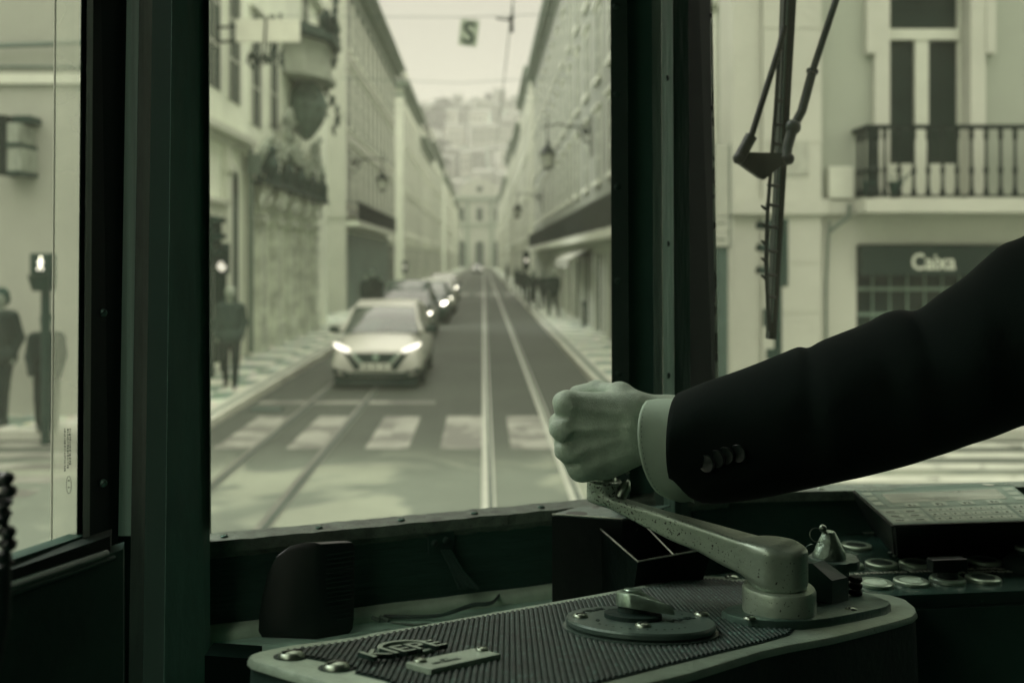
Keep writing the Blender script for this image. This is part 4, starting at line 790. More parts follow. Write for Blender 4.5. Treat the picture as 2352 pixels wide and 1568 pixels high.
# body under the shelf, floor, ceiling, walls
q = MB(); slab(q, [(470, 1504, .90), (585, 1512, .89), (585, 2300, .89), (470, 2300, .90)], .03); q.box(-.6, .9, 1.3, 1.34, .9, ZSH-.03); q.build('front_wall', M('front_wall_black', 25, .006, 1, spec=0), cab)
MB().box(-1.3, 1.4, -3.2, 1.6, .86, .9).build('cab_floor', m_cabd, cab); MB().prism([(-1.3, -3.2), (-.30, .95), (-.2, 1.1), (.2, 1.25), (.62, 1.34), (1.4, 1.42), (1.4, -3.2)], 3.02, 3.08).build('cab_ceiling', M('cab_ceiling_paint', 60, .10, .8), cab)
MB().box(-1.35, 1.4, -3.24, -3.2, .9, 3.02).build('cab_back_wall', m_cabd, cab)
q = MB(); q.box(1.35, 1.4, -3.2, 1.42, .9, 3.02)
q.build('cab_side_wall', m_cabd, cab)
# windscreen header and panes
q = MB(); wbox(q, -.14, .64, -.03, .03, EYE+.52, 3.02); w2box(q, -.08, 1.2, -.03, .03, EYE+.52, 3.02); q.build('windscreen_header', m_cabd, cab)
q = MB(); q.add([wpt(-.02, .012, ZS), wpt(.50, .012, ZS), wpt(.50, .012, EYE+.53), wpt(-.02, .012, EYE+.53)], [(0, 1, 2, 3)]); q.build('windscreen_pane', m_gl, cab)
q = MB(); q.add([w2(-.0, .012, ZS), w2(1.1, .012, ZS), w2(1.1, .012, EYE+.53), w2(-.0, .012, EYE+.53)], [(0, 1, 2, 3)]); q.build('windscreen_pane', m_gl, cab)
# right pillar, five upright strips
NV = (-.341, .94, 0)
def strip(name, xt0, xt1, xb0, xb1, Y0, Y1, t, mat, yt=-900, yb=1260, par=cab, dr=None):
    """upright strip given by its left/right x at y=0 and at y=1200"""
    k = lambda a, b_, y: a+(b_-a)*y/1200.
    if dr is None: dr = Vector(((((xt0+xb0)/2-8 if xt0 < 1000 else (xt1+xb1)/2+8)-CX)/F, 1, 0)).normalized()
    q = MB(); slab(q, [(k(xt0, xb0, yt), yt, Y0), (k(xt1, xb1, yt), yt, Y1), (k(xt1, xb1, yb), yb, Y1), (k(xt0, xb0, yb), yb, Y0)], t, dr); return q.build(name, mat, par)
m_pil = M('pillar_green_paint', 60, .08, .45, .35, 3, .3, 18, streak=(4, 4, .5)); m_pil2 = M('pillar_light_batten', 80, .42, .5, .3, 4, .2, 25, streak=(8, 8, .5))
s1 = strip('riveted_strip', 1402, 1441, 1406, 1446, 1.205, 1.20, .05, M('riveted_paint', 50, .03, .5, .3, 3, .3, 18))
m_rr = M('recess_paint', 40, .13, .6, .3, 3)
strip('pillar_recess', 1441, 1497, 1446, 1503, 1.225, 1.235, .03, m_rr); strip('pillar_batten', 1497, 1519, 1503, 1524, 1.20, 1.19, .05, m_pil); strip('pillar_batten', 1519.6, 1545, 1524.6, 1550, 1.182, 1.20, .05, m_pil2)
strip('pillar_panel', 1545.4, 1581, 1550.4, 1588, 1.205, 1.215, .05, m_pil); strip('pillar_recess', 1581, 1632, 1588, 1648, 1.22, 1.262, .03, M('recess_paint_dark', 40, .02, .6))
strip('outer_frame_edge', 1633, 1636, 1647.5, 1655, 1.30, 1.30, .012, M('chipped_cream_paint', 178, .5, .6, .4, 8, .5, 60, spots=.5, spot_sc=22, dark=.15))
for y in (15, 217, 430, 645, 857): x = 1415+y*.006; screw(s1, W(x, y, 1.2035), (-.1, -1, 0), .0042, m_cab, 'rivet')
for y in (180, 560, 862): screw(cab, W(1520+y*.004+8, y, 1.192), (-.1, -1, 0), .0045, m_pil, 'screw')
for y in (36, 248, 452, 690): screw(cab, W(1630+y*.011, y, 1.262), (.6, -.8, 0), .004, m_bk, 'screw')
# left pillar
strip('pillar_panel', 395, 478, 381, 482, .93, .99, .04, M('scuffed_dark_panel', 40, .16, .6, .4, 2.2, .3, 14, streak=(2, 2, .7), spots=.66, spot_sc=9, dark=.4), yb=1900); strip('pillar_edge', 478.3, 480.5, 482.3, 485, .975, .975, .04, M('pale_edge_strip', 120, .2, .5, .5, 30), yb=1225)  # pillar_edge: thin paler strip along the panel's right edge
strip('pillar_recess', 348, 396, 330, 382, .96, .96, .03, M('recess_black2', 25, .02, .6), yb=1900)
strip('pillar_batten', 290, 320, 271, 301, .80, .80, .02, M('varnished_batten', 90, .22, .5, .45, 2, streak=(60, 60, .5)), yb=1230); strip('pillar_batten', 320, 350, 301, 333, .81, .83, .04, M('old_varnish_darker', 90, .09, .5, .3, 5, .05, 60, streak=(12, 12, 3)), yb=1900)
strip('pillar_ridge', 318.5, 321, 299.5, 302, .807, .807, .004, M('old_varnish', 60, .05), yb=1230)
m_rec = M('recess_black', 25, .012, .6)
rc = strip('window_recess', 213, 291, 205, 272, .77, .80, .03, m_rec, yb=1900)
q = MB(); slab(q, [(268, 1215, .82), (303, 1205, .82), (299, 1448, .82), (297, 1900, .82), (150, 1900, .73), (180, 1544, .73)], .02); q.build('side_panel', m_cabd, cab)
for y in (718, 1109): screw(cab, W(237, y, .782), (.2, -1, 0), .0032, M('dark_screw', 60, .12), 'screw')
# side window with its sash
strip('window_sash', 186, 200, 176, 190, .705, .715, .02, M('sash_green', 70, .075, .4, .2, 5), yb=1232); strip('window_sash', 200, 214, 190, 206, .70, .72, .03, m_cab, yb=1240)
SW = [(-330, 1398), (193, 1229)]
def sl_(x, dy): return 1229+(193-x)*.34+dy
def yd(x): return .705-(193-x)*.00036
def lows(name, d0, d1, Y, mat, x0=-260, x1=193, sh=0, t=.02):
    q = MB(); slab(q, [(x0, sl_(x0, d0), yd(x0)-Y), (x1+sh, sl_(x1+sh, d0), yd(x1)-Y), (x1+sh, sl_(x1+sh, d1), yd(x1)-Y), (x0, sl_(x0, d1), yd(x0)-Y)], t, (-.3, .95, 0)); return q.build(name, mat, cab)
m_mo = M('greasy_moulding', 88, .13, .35, .4, 5, .2, 30)
lows('sash_rail', 0, 22, 0, m_cabd); 
def roundrail(name, dy, r, off, mat, x1, x0=-260):
    q = MB(); q.tube([W(x0, sl_(x0, dy), yd(x0)-off), W((x0+x1)/2, sl_((x0+x1)/2, dy), yd((x0+x1)/2)-off), W(x1, sl_(x1, dy), yd(x1)-off)], r, 10); return q.build(name, mat, cab, auto=1)
roundrail('moulding', 34, .0035, .012, m_mo, 190); roundrail('moulding', 60, .0032, .020, m_mo, 244); roundrail('moulding', 75, .0018, .022, m_cab, 262)
lows('side_wall', 22, 62, -.004, m_rec, sh=60); lows('side_wall', 62, 900, -.012, m_cabd, sh=90)
m_edge = glass('cloudy_glass', veil=.40)
q = MB(); q.add([W(128, -700, .705), W(186, -700, .705), W(178, 1236, .705), W(118, 1256, .705)], [(0, 1, 2, 3)]); sp_ = q.build('sliding_pane', m_edge, cab)
MB().tube([W(132, -700, .704), W(118, 1258, .704)], .0008, 6).build('pane_edge', M('glass_edge', 178, .5, .3), cab)
q = MB(); q.add([W(-500, -700, .46), W(186, -700, .712), W(178, 1236, .712), W(-330, 1410, .52)], [(0, 1, 2, 3)]); q.build('side_pane', m_gl, cab)
# etched stamp on the pane edge : rows of dots and an oval, too small to read
q = MB(); rr = random.Random(8)
for c, xx in enumerate((149, 156, 161)):
    y = 984
    while y < 1082-c*8: h_ = rr.uniform(1.5, 5); q.add([W(xx-rr.uniform(1, 2.4), y, .7035), W(xx+rr.uniform(1, 2.2), y, .7035), W(xx+rr.uniform(1, 2.2), y+h_, .7035), W(xx-rr.uniform(1, 2.4), y+h_, .7035)], [(0, 1, 2, 3)]); y += h_+rr.uniform(1.2, 3.5)
q.tube([W(158+5.5*math.cos(a_), 1113+20*math.sin(a_), .7035) for a_ in np.linspace(0, 2*PI, 25)], .0002, 4, False)
for yy in (1103, 1119): q.ball(W(158, yy, .7035), .0006, 6)
q.build('etched_stamp', m_bk, sp_)
# unseen solid wall behind the camera; the gap ahead of it is sized for fill light
q = MB()
for (x0, y0, x1, y1) in ((-.74, -.85, -1.35, -3.2),):
    q.add([(x0, y0, .9), (x1, y1, .9), (x1, y1, 3.02), (x0, y0, 3.02)], [(0, 1, 2, 3)]); pass
    for t in (.45, 1.0): q.box(x0+(x1-x0)*t-.03, x0+(x1-x0)*t+.03, y0+(y1-y0)*t-.05, y0+(y1-y0)*t+.05, .9, 3.02)
q.build('cab_side_wall', m_cabd, cab)
# coiled cord at the left edge
r = thing('lever_grip', 'lumpy black grip on a stalk rising at the left edge before the side window', 'grip', W(2, 1310, .47))
o0 = W(2, 1310, .47); q = MB(); pts = []
for i in range(130): a_ = i*.42; y = 1320-i*1.85; pts.append(W(3+6*math.sin(i*.09), y, .47)+Vector((.0030*math.cos(a_), .0030*math.sin(a_), 0))-o0)
rad = [.0014+.0016*abs(math.sin(i*.105)) for i in range(130)]
q.tube(pts, .0012, 8)
for k, y in enumerate((1098, 1128, 1160, 1192, 1222, 1250, 1278, 1304)): q.ball(W((14, 20, 4, 2, 18, 20, 8, 4)[k], y, .47)-o0, 19*.47/F, 10, 1, 1, .85)
q.build('grip', m_bk, r, auto=1)
q = MB(); q.tube([W(2, 1300, .47)-o0, W(0, 1420, .47)-o0, W(-60, 1700, .475)-o0, W(-200, 1900, .49)-o0], .005, 8); q.build('stalk', m_bk, r, auto=1)
# ================================================ MASTER CONTROLLER (its lid leans a little away)
n_ = Vector((.026, .165, .986)).normalized(); dp = -.1537/Vector((.026, .165, .986)).length
e2 = Vector((.03, 1, 0)); e2 = (e2-n_*e2.dot(n_)).normalized(); e1 = e2.cross(n_).normalized(); Oc = onpl(1470, 1428, n_, dp)
def CP(x, y, h=0): return onpl(x, y, n_, dp+h)
def loc(p, h=0): v = CP(p[0], p[1], h)-Oc; return (v.dot(e1), v.dot(e2))
MX = frame(Oc, e1, e2, n_)
ctl = thing('tram_controller', 'metal tram controller with ribbed lid, crank handle and round dial below the windscreen', 'controller', tuple(Oc-n_*.3))
def place(o, base): o.matrix_parent_inverse = Matrix.Translation(-Vector(base)); return o
class CB(MB):
    def build(s, name, mat=None, parent=None, **k):
        o = MB.build(s, name, mat, parent, **k)
        if parent is ctl: o.location = -ctl.location
        return o
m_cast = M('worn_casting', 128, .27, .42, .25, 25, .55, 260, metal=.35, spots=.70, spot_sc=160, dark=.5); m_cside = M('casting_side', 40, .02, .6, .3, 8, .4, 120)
outl = [(569, 1505), (575, 1499), (590, 1493.6), (660, 1480), (812, 1460), (857, 1450), (955, 1435), (1150, 1400), (1347, 1366), (1403, 1356), (1500, 1337), (1545, 1329), (1602, 1320), (1660, 1323), (1726, 1330), (1850, 1344), (1981, 1356.5), (2051, 1366), (2082, 1375), (2102, 1391), (2107, 1402), (2096, 1413), (2052, 1426), (1988, 1442), (1908, 1461), (1813, 1478), (1750, 1492), (1592, 1540), (1460, 1572), (1330, 1605), (1150, 1650), (1000, 1660), (900, 1615), (770, 1568), (660, 1538), (580, 1514)]
lo_ = [loc(p) for p in outl]
CB(MX).prism(lo_, -.006, 0, .0035).build('lid', m_cast, ctl, auto=.5)
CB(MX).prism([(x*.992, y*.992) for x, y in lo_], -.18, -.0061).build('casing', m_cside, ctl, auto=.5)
inn = [(704, 1511.6), (655, 1496), (700, 1489), (798, 1475), (955, 1444.5), (1150, 1411), (1347, 1377), (1428, 1363), (1500, 1348), (1560, 1334), (1592, 1329), (1650, 1332), (1726, 1340), (1830, 1352), (1800, 1400), (1830, 1440), (1812, 1459), (1750, 1477), (1592, 1515), (1381, 1568), (1250, 1610), (1120, 1635), (1010, 1612), (881, 1563), (815, 1547), (818, 1541), (798, 1530)]
li = [loc(p) for p in inn]
CB(MX).prism(li, .0001, .0008).build('tread_bed', M('tread_bed', 40, .02, .7), ctl)
q = CB(MX); xs = [p[0] for p in li]; s_ = min(xs)+.002
while s_ < max(xs):
    ys = []
    for i in range(len(li)):
        (a, b_), (c, d) = li[i-1], li[i]
        if (a-s_)*(c-s_) < 0: ys.append(b_+(d-b_)*(s_-a)/(c-a))
    ys.sort()
    for y0, y1 in zip(ys[::2], ys[1::2]):
        y0 += .0015; y1 -= .0015; k = max(2, int((y1-y0)/.0016)); vs = []; fs = []
        for j in range(k+1):
            y = y0+(y1-y0)*j/k; h = .0021-(.0007 if j % 2 else 0)+rs.uniform(-.0001, .0001); vs += [(s_-.0017, y, .0008), (s_-.0008, y, h), (s_+.0008, y, h), (s_+.0017, y, .0008)]
        for j in range(k):
            for m in range(3): fs.append((4*j+m, 4*j+m+1, 4*j+m+5, 4*j+m+4))
        q.add(vs, fs)
    s_ += .0040
m_rib = M('ribbed_rubber', 45, .026, .5, .5, 60, .3, 400, spots=.60, spot_sc=140, dark=2.8, spec=.3); q.build('tread_ribs', m_rib, ctl)  # brighter spots put glints on the ribs into the colour
def cscrew(x, y, h, r, par=ctl, mat=None): 
    o = screw(par, CP(x, y, h), n_, r, mat)
    o.location = -ctl.location if par is ctl else o.location; return o
for x, y in ((669, 1508), (773, 1534)): 
    CB(MX).lathe([(.0118, .0002), (.0118, .0006)], (*loc((x, y)), 0), 18).build('screw_recess', m_cside, ctl); cscrew(x, y, .0006, .0088)
cscrew(1681, 1327, 0, .0075)
# emblem : ring with the maker's word across it
c0 = Vector((*loc((935, 1497)), 0)); q = CB(MX); ux = Vector((*loc((1028, 1481)), 0))-Vector((*loc((862, 1509)), 0)); uw = ux.length; ux.normalize(); uy = Vector((-ux.y, ux.x, 0))
rg = []
for k in range(48):
    a_ = 2*PI*k/48; d = ux*math.cos(a_)+uy*math.sin(a_); rg.append([c0+ux*math.cos(a_)*.0215+uy*math.sin(a_)*.0185+Vector((0, 0, z)) for z in (.001, .0042)]+[c0+ux*math.cos(a_)*.0180+uy*math.sin(a_)*.0152+Vector((0, 0, z)) for z in (.0042, .001)])
rg.append(rg[0]); q.loft(rg, False); eb = q.build('emblem', m_cast, ctl)
def ctext(body, p0, p1, hgt, h, mat, par, ext=.0004, sc=None, bold=0, up=None):
    a, b_ = Vector((*loc(p0, h), h)), Vector((*loc(p1, h), h)); x = (b_-a); L_ = x.length; x.normalize(); y = Vector((-x.y, x.x, 0)) if up is None else up
    o = text_mesh('lettering', body, hgt/.72, Matrix.Identity(4), mat, None, ext, bold=bold); xs_ = [v.co.x for v in o.data.vertices]; sx = L_/(max(xs_)-min(xs_))
    o.data.transform(MX @ frame(a, x, y, (0, 0, 1)) @ Matrix.Diagonal((sx, 1, 1, 1)) @ Matrix.Translation((-min(xs_), 0, 0))); o.parent = par
    nm = (MX.to_3x3() @ Vector((0, 0, 1)))
    if ext > .001:
        o.data.materials.append(m_cside)
        for p_ in o.data.polygons: p_.material_index = 0 if abs(p_.normal.dot(nm)) > .6 else 1
    if par is ctl: o.location = -ctl.location
    return o
ctext('KIEPE', (858, 1513), (1028, 1483), .0180, .0052, m_cast, eb, .0016, bold=.0002)
q = CB(MX); pp = [loc(p, .004) for p in ((932, 1524), (1092, 1490), (1150, 1504), (990, 1540))]; q.prism(pp, .0012, .005, .0006); npl = q.build('name_plate', m_cast, ctl, auto=.5)
for x, y in ((965, 1518), (1107, 1492)):
    o = screw(npl, CP(x, y, .005), n_, .0045)
ctext('KIEPE ELEKTRIK', (998, 1524), (1060, 1512), .0035, .0052, m_cside, npl, .0001); ctext('AB 1', (1012, 1516), (1030, 1512), .0028, .0052, m_cside, npl, .0001)
# dial
dc = CP(1470, 1430, .006); dl = Vector((*loc((1470, 1430), .006), 0)); RD = .0575
CB(MX).lathe([(RD*1.04, .0008), (RD*1.04, .0026), (RD*.98, .0028)], dl, 64).lathe([(RD*.97, .0029), (RD, .0048), (RD, .0075), (RD*.985, .009), (RD*.5, .0093), (.0001, .0093)], dl, 64).build('dial', M('dial_metal', 88, .09, .38, .2, 30, .3, 300, metal=.4), ctl, auto=.5)
DH = .0094; dial = kids(ctl)[-1]
q = CB(MX); 
for a0, a1, nn, rad_ in ((-1.1, 1.9, 12, .043), (2.4, 4.2, 12, .043)):
    for i in range(nn): a_ = PI*.45+a0+(a1-a0)*i/nn; q.lathe([(.0008+.0005*(i % 4 == 0), DH), (.0004, DH+.0003)], (dl.x+rad_*math.cos(a_), dl.y+rad_*math.sin(a_), 0), 8)
q.build('scale_dots', m_cside, dial)
for bd, p0, p1, hh in (('TRAV', (1352, 1405), (1395, 1397), .0065), ('0', (1368, 1425), (1378, 1425.5), .0065), ('MAR', (1545, 1428), (1598, 1418), .0065)): ctext(bd, p0, p1, hh, DH, m_cside, dial, .0002, bold=.0002)
for x, y in ((1333, 1416), (1477, 1438), (1612, 1412.5)): screw(dial, CP(x, y, .0092), n_, .0062)
kc = dl+Vector((-.005, .004, 0)); q = CB(MX); q.lathe([(.0225, DH), (.0225, .0125), (.012, .0135), (.0115, .019)], kc, 32); q.build('dial_boss', m_cside, ctl, auto=.6)
tip = kc+Vector((.029, -.012, 0)); dr_ = (tip-kc).normalized(); pr = Vector((-dr_.y, dr_.x, 0)); td = []
for k in range(20):
    a_ = PI*.42+2*PI*.58*k/19; td.append(kc+dr_*.0135*math.cos(a_)+pr*.0135*math.sin(a_))
L_ = (tip-kc).length; td = td+[kc+dr_*L_-pr*.0022, kc+dr_*(L_+.0015), kc+dr_*L_+pr*.0022]
q = CB(); q.prism([(p.x, p.y) for p in td], .0185, .0295, .004)
for i, v in enumerate(q.v):
    dd = max(0, (Vector((v[0], v[1], 0))-kc).dot(dr_)/L_); q.v[i] = (v[0], v[1], v[2]-dd*.004 if v[2] < .02 else v[2]-dd*.009)
q.mx = None; q.lathe([(.0075, .0298), (.0068, .0306), (.004, .031), (.0001, .0306)], kc, 20)
q.v = [(MX @ Vector(v))[:] for v in q.v]; q.build('dial_pointer', M('worn_pointer_metal', 120, .34, .30, .4, 60, .4, 200, metal=.8), ctl, auto=.7)
# flange of the crank
fl = [(1657, 1404), (1671, 1394.6), (1709, 1386), (1760, 1378), (1900, 1362), (1981, 1362), (2013, 1371), (2041, 1381), (2046, 1387), (2035, 1394), (1972, 1408), (1908, 1420), (1845, 1427), (1782, 1428), (1718, 1423), (1674, 1413)]
CB(MX).prism([loc(p, .006) for p in fl], -.0001, .007, .0015).build('flange', M('flange_metal', 60, .11, .35, .3, 20, .4, 200, metal=.5), ctl, auto=.5)
for x, y in ((1722, 1421), (1955, 1400)): cscrew(x, y, .0068, .0052)
# crank handle : column, collar, tapering arm, boss and knob
base = CP(1789, 1408, .006); cx0, cy0 = base.x, base.y; zc = lambda y: EYE-cy0*(y-CY)/F
m_crank = M('chipped_crank_paint', 135, .36, .36, .22, 14, .25, 90, metal=.45, spots=.66, spot_sc=420, dark=.08, spec=.7)
# paint is worn off more and more towards the grip end
_n = m_crank.node_tree.nodes; _l = m_crank.node_tree.links.new; _r = [x for x in _n if x.type == 'VALTORGB'][1]; _t = _n.new('ShaderNodeTexCoord'); _s = _n.new('ShaderNodeSeparateXYZ'); _l(_t.outputs['Object'], _s.inputs[0])
_m = _n.new('ShaderNodeMapRange'); _m.inputs[1].default_value = .23; _m.inputs[2].default_value = .12; _m.inputs[3].default_value = 0.0; _m.inputs[4].default_value = .085; _l(_s.outputs[0], _m.inputs[0])
_a = _n.new('ShaderNodeMath'); _a.operation = 'ADD'; _l(_r.inputs[0].links[0].from_socket, _a.inputs[0]); _l(_m.outputs[0], _a.inputs[1]); _l(_a.outputs[0], _r.inputs[0])
crank = thing('crank_handle', 'big chipped metal crank handle of the controller gripped by the hand', 'handle', (cx0, cy0, base.z), 0)
class KB(MB):
    def build(s, name, mat=None, parent=None, **k):
        o = MB.build(s, name, mat, parent, **k)
        if parent is crank: o.location = -crank.location
        return o
rcol = 64*cy0/F
KB().lathe([(rcol*1.28, zc(1402)), (rcol*1.28, zc(1352)), (rcol*1.22, zc(1345)), (rcol*1.02, zc(1343))], (cx0, cy0, 0), 40).build('collar', m_crank, crank, auto=.7)
K0 = W(1388, 1128, .955); ad = np.array([K0.x-cx0, K0.y-cy0]); AL = float(np.hypot(*ad)); ad /= AL; aw = np.array([-ad[1], ad[0]]); aw = aw if aw[1] > 0 else -aw
ztop = W(0, 1227, .861).z; zend = W(0, 1134, .945).z
def fcrank(p):
    x, y, z = p[:, 0]-cx0, p[:, 1]-cy0, p[:, 2]; t = (x*ad[0]+y*ad[1])/AL; s_ = x*aw[0]+y*aw[1]; tc_ = np.clip(t, 0, 1)
    hw_ = .0225-.0100*np.clip(tc_*1.5, 0, 1); top = ztop+(zend-ztop)*tc_; ht = np.interp(tc_, [0, .23, .38, .55, .71, .94, 1], [.030, .027, .0226, .0214, .0176, .0105, .0095]); r = .004
    top = top-.004*np.clip((s_+hw_)/(2*hw_), 0, 1)
    dx = np.abs(s_)-hw_+r; dz = np.abs(z-(top-ht/2))-ht/2+r; dt = np.maximum(-t-.02, t-1.0)*AL+r
    q = np.stack([dx, dz, dt], 1); arm = np.linalg.norm(np.maximum(q, 0), axis=1)+np.minimum(q.max(1), 0)-r
    rad = np.hypot(x, y); zl, zh = zc(1347), ztop-.0005; r2 = .0045
    q = np.stack([rad-rcol+r2, np.abs(z-(zl+zh)/2)-(zh-zl)/2+r2], 1); col = np.linalg.norm(np.maximum(q, 0), axis=1)+np.minimum(q.max(1), 0)-r2
    rb = np.hypot(p[:, 0]-K0.x, p[:, 1]-K0.y); bt, bb = W(0, 1101, .955).z, W(0, 1151, .955).z
    q = np.stack([rb-.0168+.003, np.abs(z-(bt+bb)/2)-(bt-bb)/2+.003], 1); bo = np.linalg.norm(np.maximum(q, 0), axis=1)+np.minimum(q.max(1), 0)-.003
    ridge = cap(p, (*(np.array([cx0, cy0])+ad*AL*.62-aw*.002), ztop+(zend-ztop)*.62+.000), (*(np.array([cx0, cy0])+ad*AL*.93-aw*.001), ztop+(zend-ztop)*.93), .0008, .0014)
    d = smin(smin(arm, col, .012), bo, .006); return -smin(-d, ridge, .0015)
o = sdf_obj('crank_arm', fcrank, (min(cx0, K0.x)-.035, cy0-.035, zc(1350)-.004), (cx0+.035, K0.y+.03, zend+.03), .00135, m_crank, crank); o.location = -crank.location
bz_ = K0; KB().lathe([(.012, W(0, 1103, .955).z), (.0115, W(0, 1098, .955).z), (.0105, W(0, 1090, .955).z)], (K0.x, K0.y, 0), 32).build('ferrule', m_steel, crank, auto=.7)
KB().tube([W(1424, 1140, .945), W(1436, 1118, .945), W(1441, 1106, .95)], [.006, .006, .003], 10).tube([W(1436, 1085, .955), W(1441, 1080, .955)], [.003, .0035], 8).build('catch', m_steel, crank, auto=1)
kz = [W(0, v, .955).z for v in (1108, 1095, 1060, 1000, 950, 920)]
KB().lathe([(.009, kz[0]), (.015, kz[1]), (.018, kz[2]), (.017, kz[3]), (.015, kz[4]), (.005, kz[5])], (K0.x+.006, K0.y+.02, 0), 24).build('knob', m_bk, crank, auto=.8)
# black block and the second lever
rv = thing('key_switch', 'worn brass key switch with ring and tag standing right of the crank column', 'switch', (W(1910, 1380, .93).x, .93, W(0, 1380, .93).z))
class RB(MB):
    def build(s, name, mat=None, parent=None, **k):
        o = MB.build(s, name, mat, parent, **k)
        if parent is rv: o.location = -rv.location
        return o
X_ = W(1912, 0, .935).x; z_ = lambda v: W(0, v, .935).z; cc = (X_, .935, 0); s_ = .935/F
rim = []
q = RB(); prof = [(34*s_, z_(1405)), (36*s_, z_(1320)), (37*s_, z_(1300)), (57*s_, z_(1297)), (58*s_, z_(1282)), (56*s_, z_(1278)), (40*s_, z_(1277))]
q.lathe(prof, cc, 28); 
for i, v in enumerate(q.v):
    a_ = math.atan2(v[1]-.935, v[0]-X_); k = 1+.04*math.sin(7*a_)+.03*math.sin(13*a_+1) if math.hypot(v[0]-X_, v[1]-.935) > 50*s_ else 1; q.v[i] = (X_+(v[0]-X_)*k, .935+(v[1]-.935)*k, v[2])
q.build('switch_body', M('worn_switch_body', 60, .08, .35, .4, 30, .5, 150, metal=.5), rv, auto=.8)
RB().lathe([(38*s_, z_(1277)), (37*s_, z_(1268)), (30*s_, z_(1256)), (23*s_, z_(1240)), (14*s_, z_(1222)), (11*s_, z_(1219)), (.0001, z_(1218))], (X_-.003, .935, 0), 28).build('switch_cone', m_brass, rv, auto=.9)
q = RB(); q.ball(W(1890, 1213, .935), 9*s_, 10); ring_c = W(1876, 1228, .935); q.tube([ring_c+Vector((16*s_*math.cos(a_), .002*math.sin(a_), 15*s_*math.sin(a_))) for a_ in np.linspace(0, 2*PI, 24)], 1.4*s_, 6, False); q.build('key_ring', m_steel, rv, auto=1)
q = RB(mx=None); tg = []; c_ = W(1858, 1263, .925)
for k in range(18): a_ = 2*PI*k/18; p = Vector((17*s_*math.cos(a_), 0, 9*s_*math.sin(a_))); th = .75; tg.append(c_+Vector((p.x*math.cos(th)-p.z*math.sin(th), 0, p.x*math.sin(th)+p.z*math.cos(th))))
q.add([p[:] for p in tg]+[(p.x, p.y+.002, p.z) for p in tg], [list(range(18)), [35-i for i in range(18)]]+[(i, (i+1) % 18, 18+(i+1) % 18, 18+i) for i in range(18)]); q.build('key_tag', M('key_tag_metal', 88, .14, .3, .3, 30, metal=.7), rv)
q = RB(); 
for k in range(4): q.lathe([(12*s_, 0), (15*s_, 2*s_), (15*s_, 9*s_), (12*s_, 12*s_)], (W(1965, 0, .93).x, .93, z_(1376)+k*15*s_), 20)
q.build('terminal_post', m_cside, rv, auto=.7)
q = MB(); a = [(1848, 1288), (1866, 1293), (1911, 1333), (1946, 1326), (1946, 1398), (1911, 1404), (1848, 1410)]
blk = thing('bracket_block', 'black angular block with a slanting top wedged beside the crank column', 'block', (W(1900, 1400, .89).x, .89, W(0, 1400, .89).z))
v_ = [W(1850, 1293, .888), W(1866, 1293, .885), W(1911, 1333, .878), W(1911, 1408, .878), W(1850, 1416, .888), W(1852, 1285, .915), W(1892, 1286, .908), W(1946, 1325, .90), W(1949, 1398, .90), W(1852, 1400, .915)]
q.add([p[:] for p in v_], [(0, 1, 2, 3, 4), (5, 9, 8, 7, 6), (0, 5, 6, 1), (1, 6, 7, 2), (2, 7, 8, 3), (3, 8, 9, 4), (4, 9, 5, 0)]); o = q.build('block', M('black_block', 40, .055, .42, .2, 20), blk); o.location = -blk.location
# ================================================ speaker, cable, brush, holder
SB = onz(735, 1468, ZSH); SL = onz(596, 1463, ZSH); SR = onz(806, 1455, ZSH); u_ = SB-SL; v_ = SR-SB
spk = thing('speaker', 'rounded black loudspeaker with louvred face on the shelf under the windscreen', 'speaker', tuple(SL))
H_ = 222*1.022/F
prof = [(.02, 0), (-.03, .05), (-.02, .2), (.04, .45), (.13, .68), (.27, .85), (.48, .955), (.7, .995), (.9, 1.0), (.985, .985), (1.0, .93), (1.0, .5), (.99, .15), (.97, .03), (.93, 0)]
def ring_(t, ins):
    c = (.5, .5); return [SL+u_*(c[0]+(a-c[0])*(1-ins))+v_*t*1.12+Vector((0, 0, (c[1]+(b_-c[1])*(1-ins))*H_*(1-.03*t))) for a, b_ in prof]
q = MB(); q.loft([[p[:] for p in ring_(t, i)] for t, i in ((-.06, .14), (-.02, .05), (.04, .0), (.5, 0), (.96, 0), (1.04, .05), (1.08, .14))]); o = q.build('housing', m_bk, spk, auto=.7); o.location = -spk.location
q = MB()
for k in range(15):
    z = H_*(.16+.74*k/15); w0 = .16+.12*(k < 3)*(3-k)*.8
    a = SL+u_*1.004+v_*1.12*w0+Vector((0, 0, z)); b_ = SL+u_*1.004+v_*1.12*.93+Vector((0, 0, z)); nn = u_.normalized()*.0012
    q.add([a, b_, b_+Vector((0, 0, H_*.018)), a+Vector((0, 0, H_*.018)), a+nn, b_+nn, b_+nn+Vector((0, 0, H_*.014)), a+nn+Vector((0, 0, H_*.014))], [(0, 1, 2, 3), (4, 7, 6, 5), (0, 4, 5, 1), (3, 2, 6, 7), (0, 3, 7, 4), (1, 5, 6, 2)])
o = q.build('louvres', M('louvre_plastic', 50, .025, .5), spk); o.location = -spk.location
def bez(P, n=10):
    o = []
    for i in range(len(P)-1):
        p0, p1, p2, p3 = P[max(0, i-1)], P[i], P[i+1], P[min(len(P)-1, i+2)]
        for k in range(n): t = k/n; o.append(.5*((2*p1)+(p2-p0)*t+(2*p0-5*p1+4*p2-p3)*t*t+(3*p1-p0-3*p2+p3)*t**3))
    return o+[P[-1]]
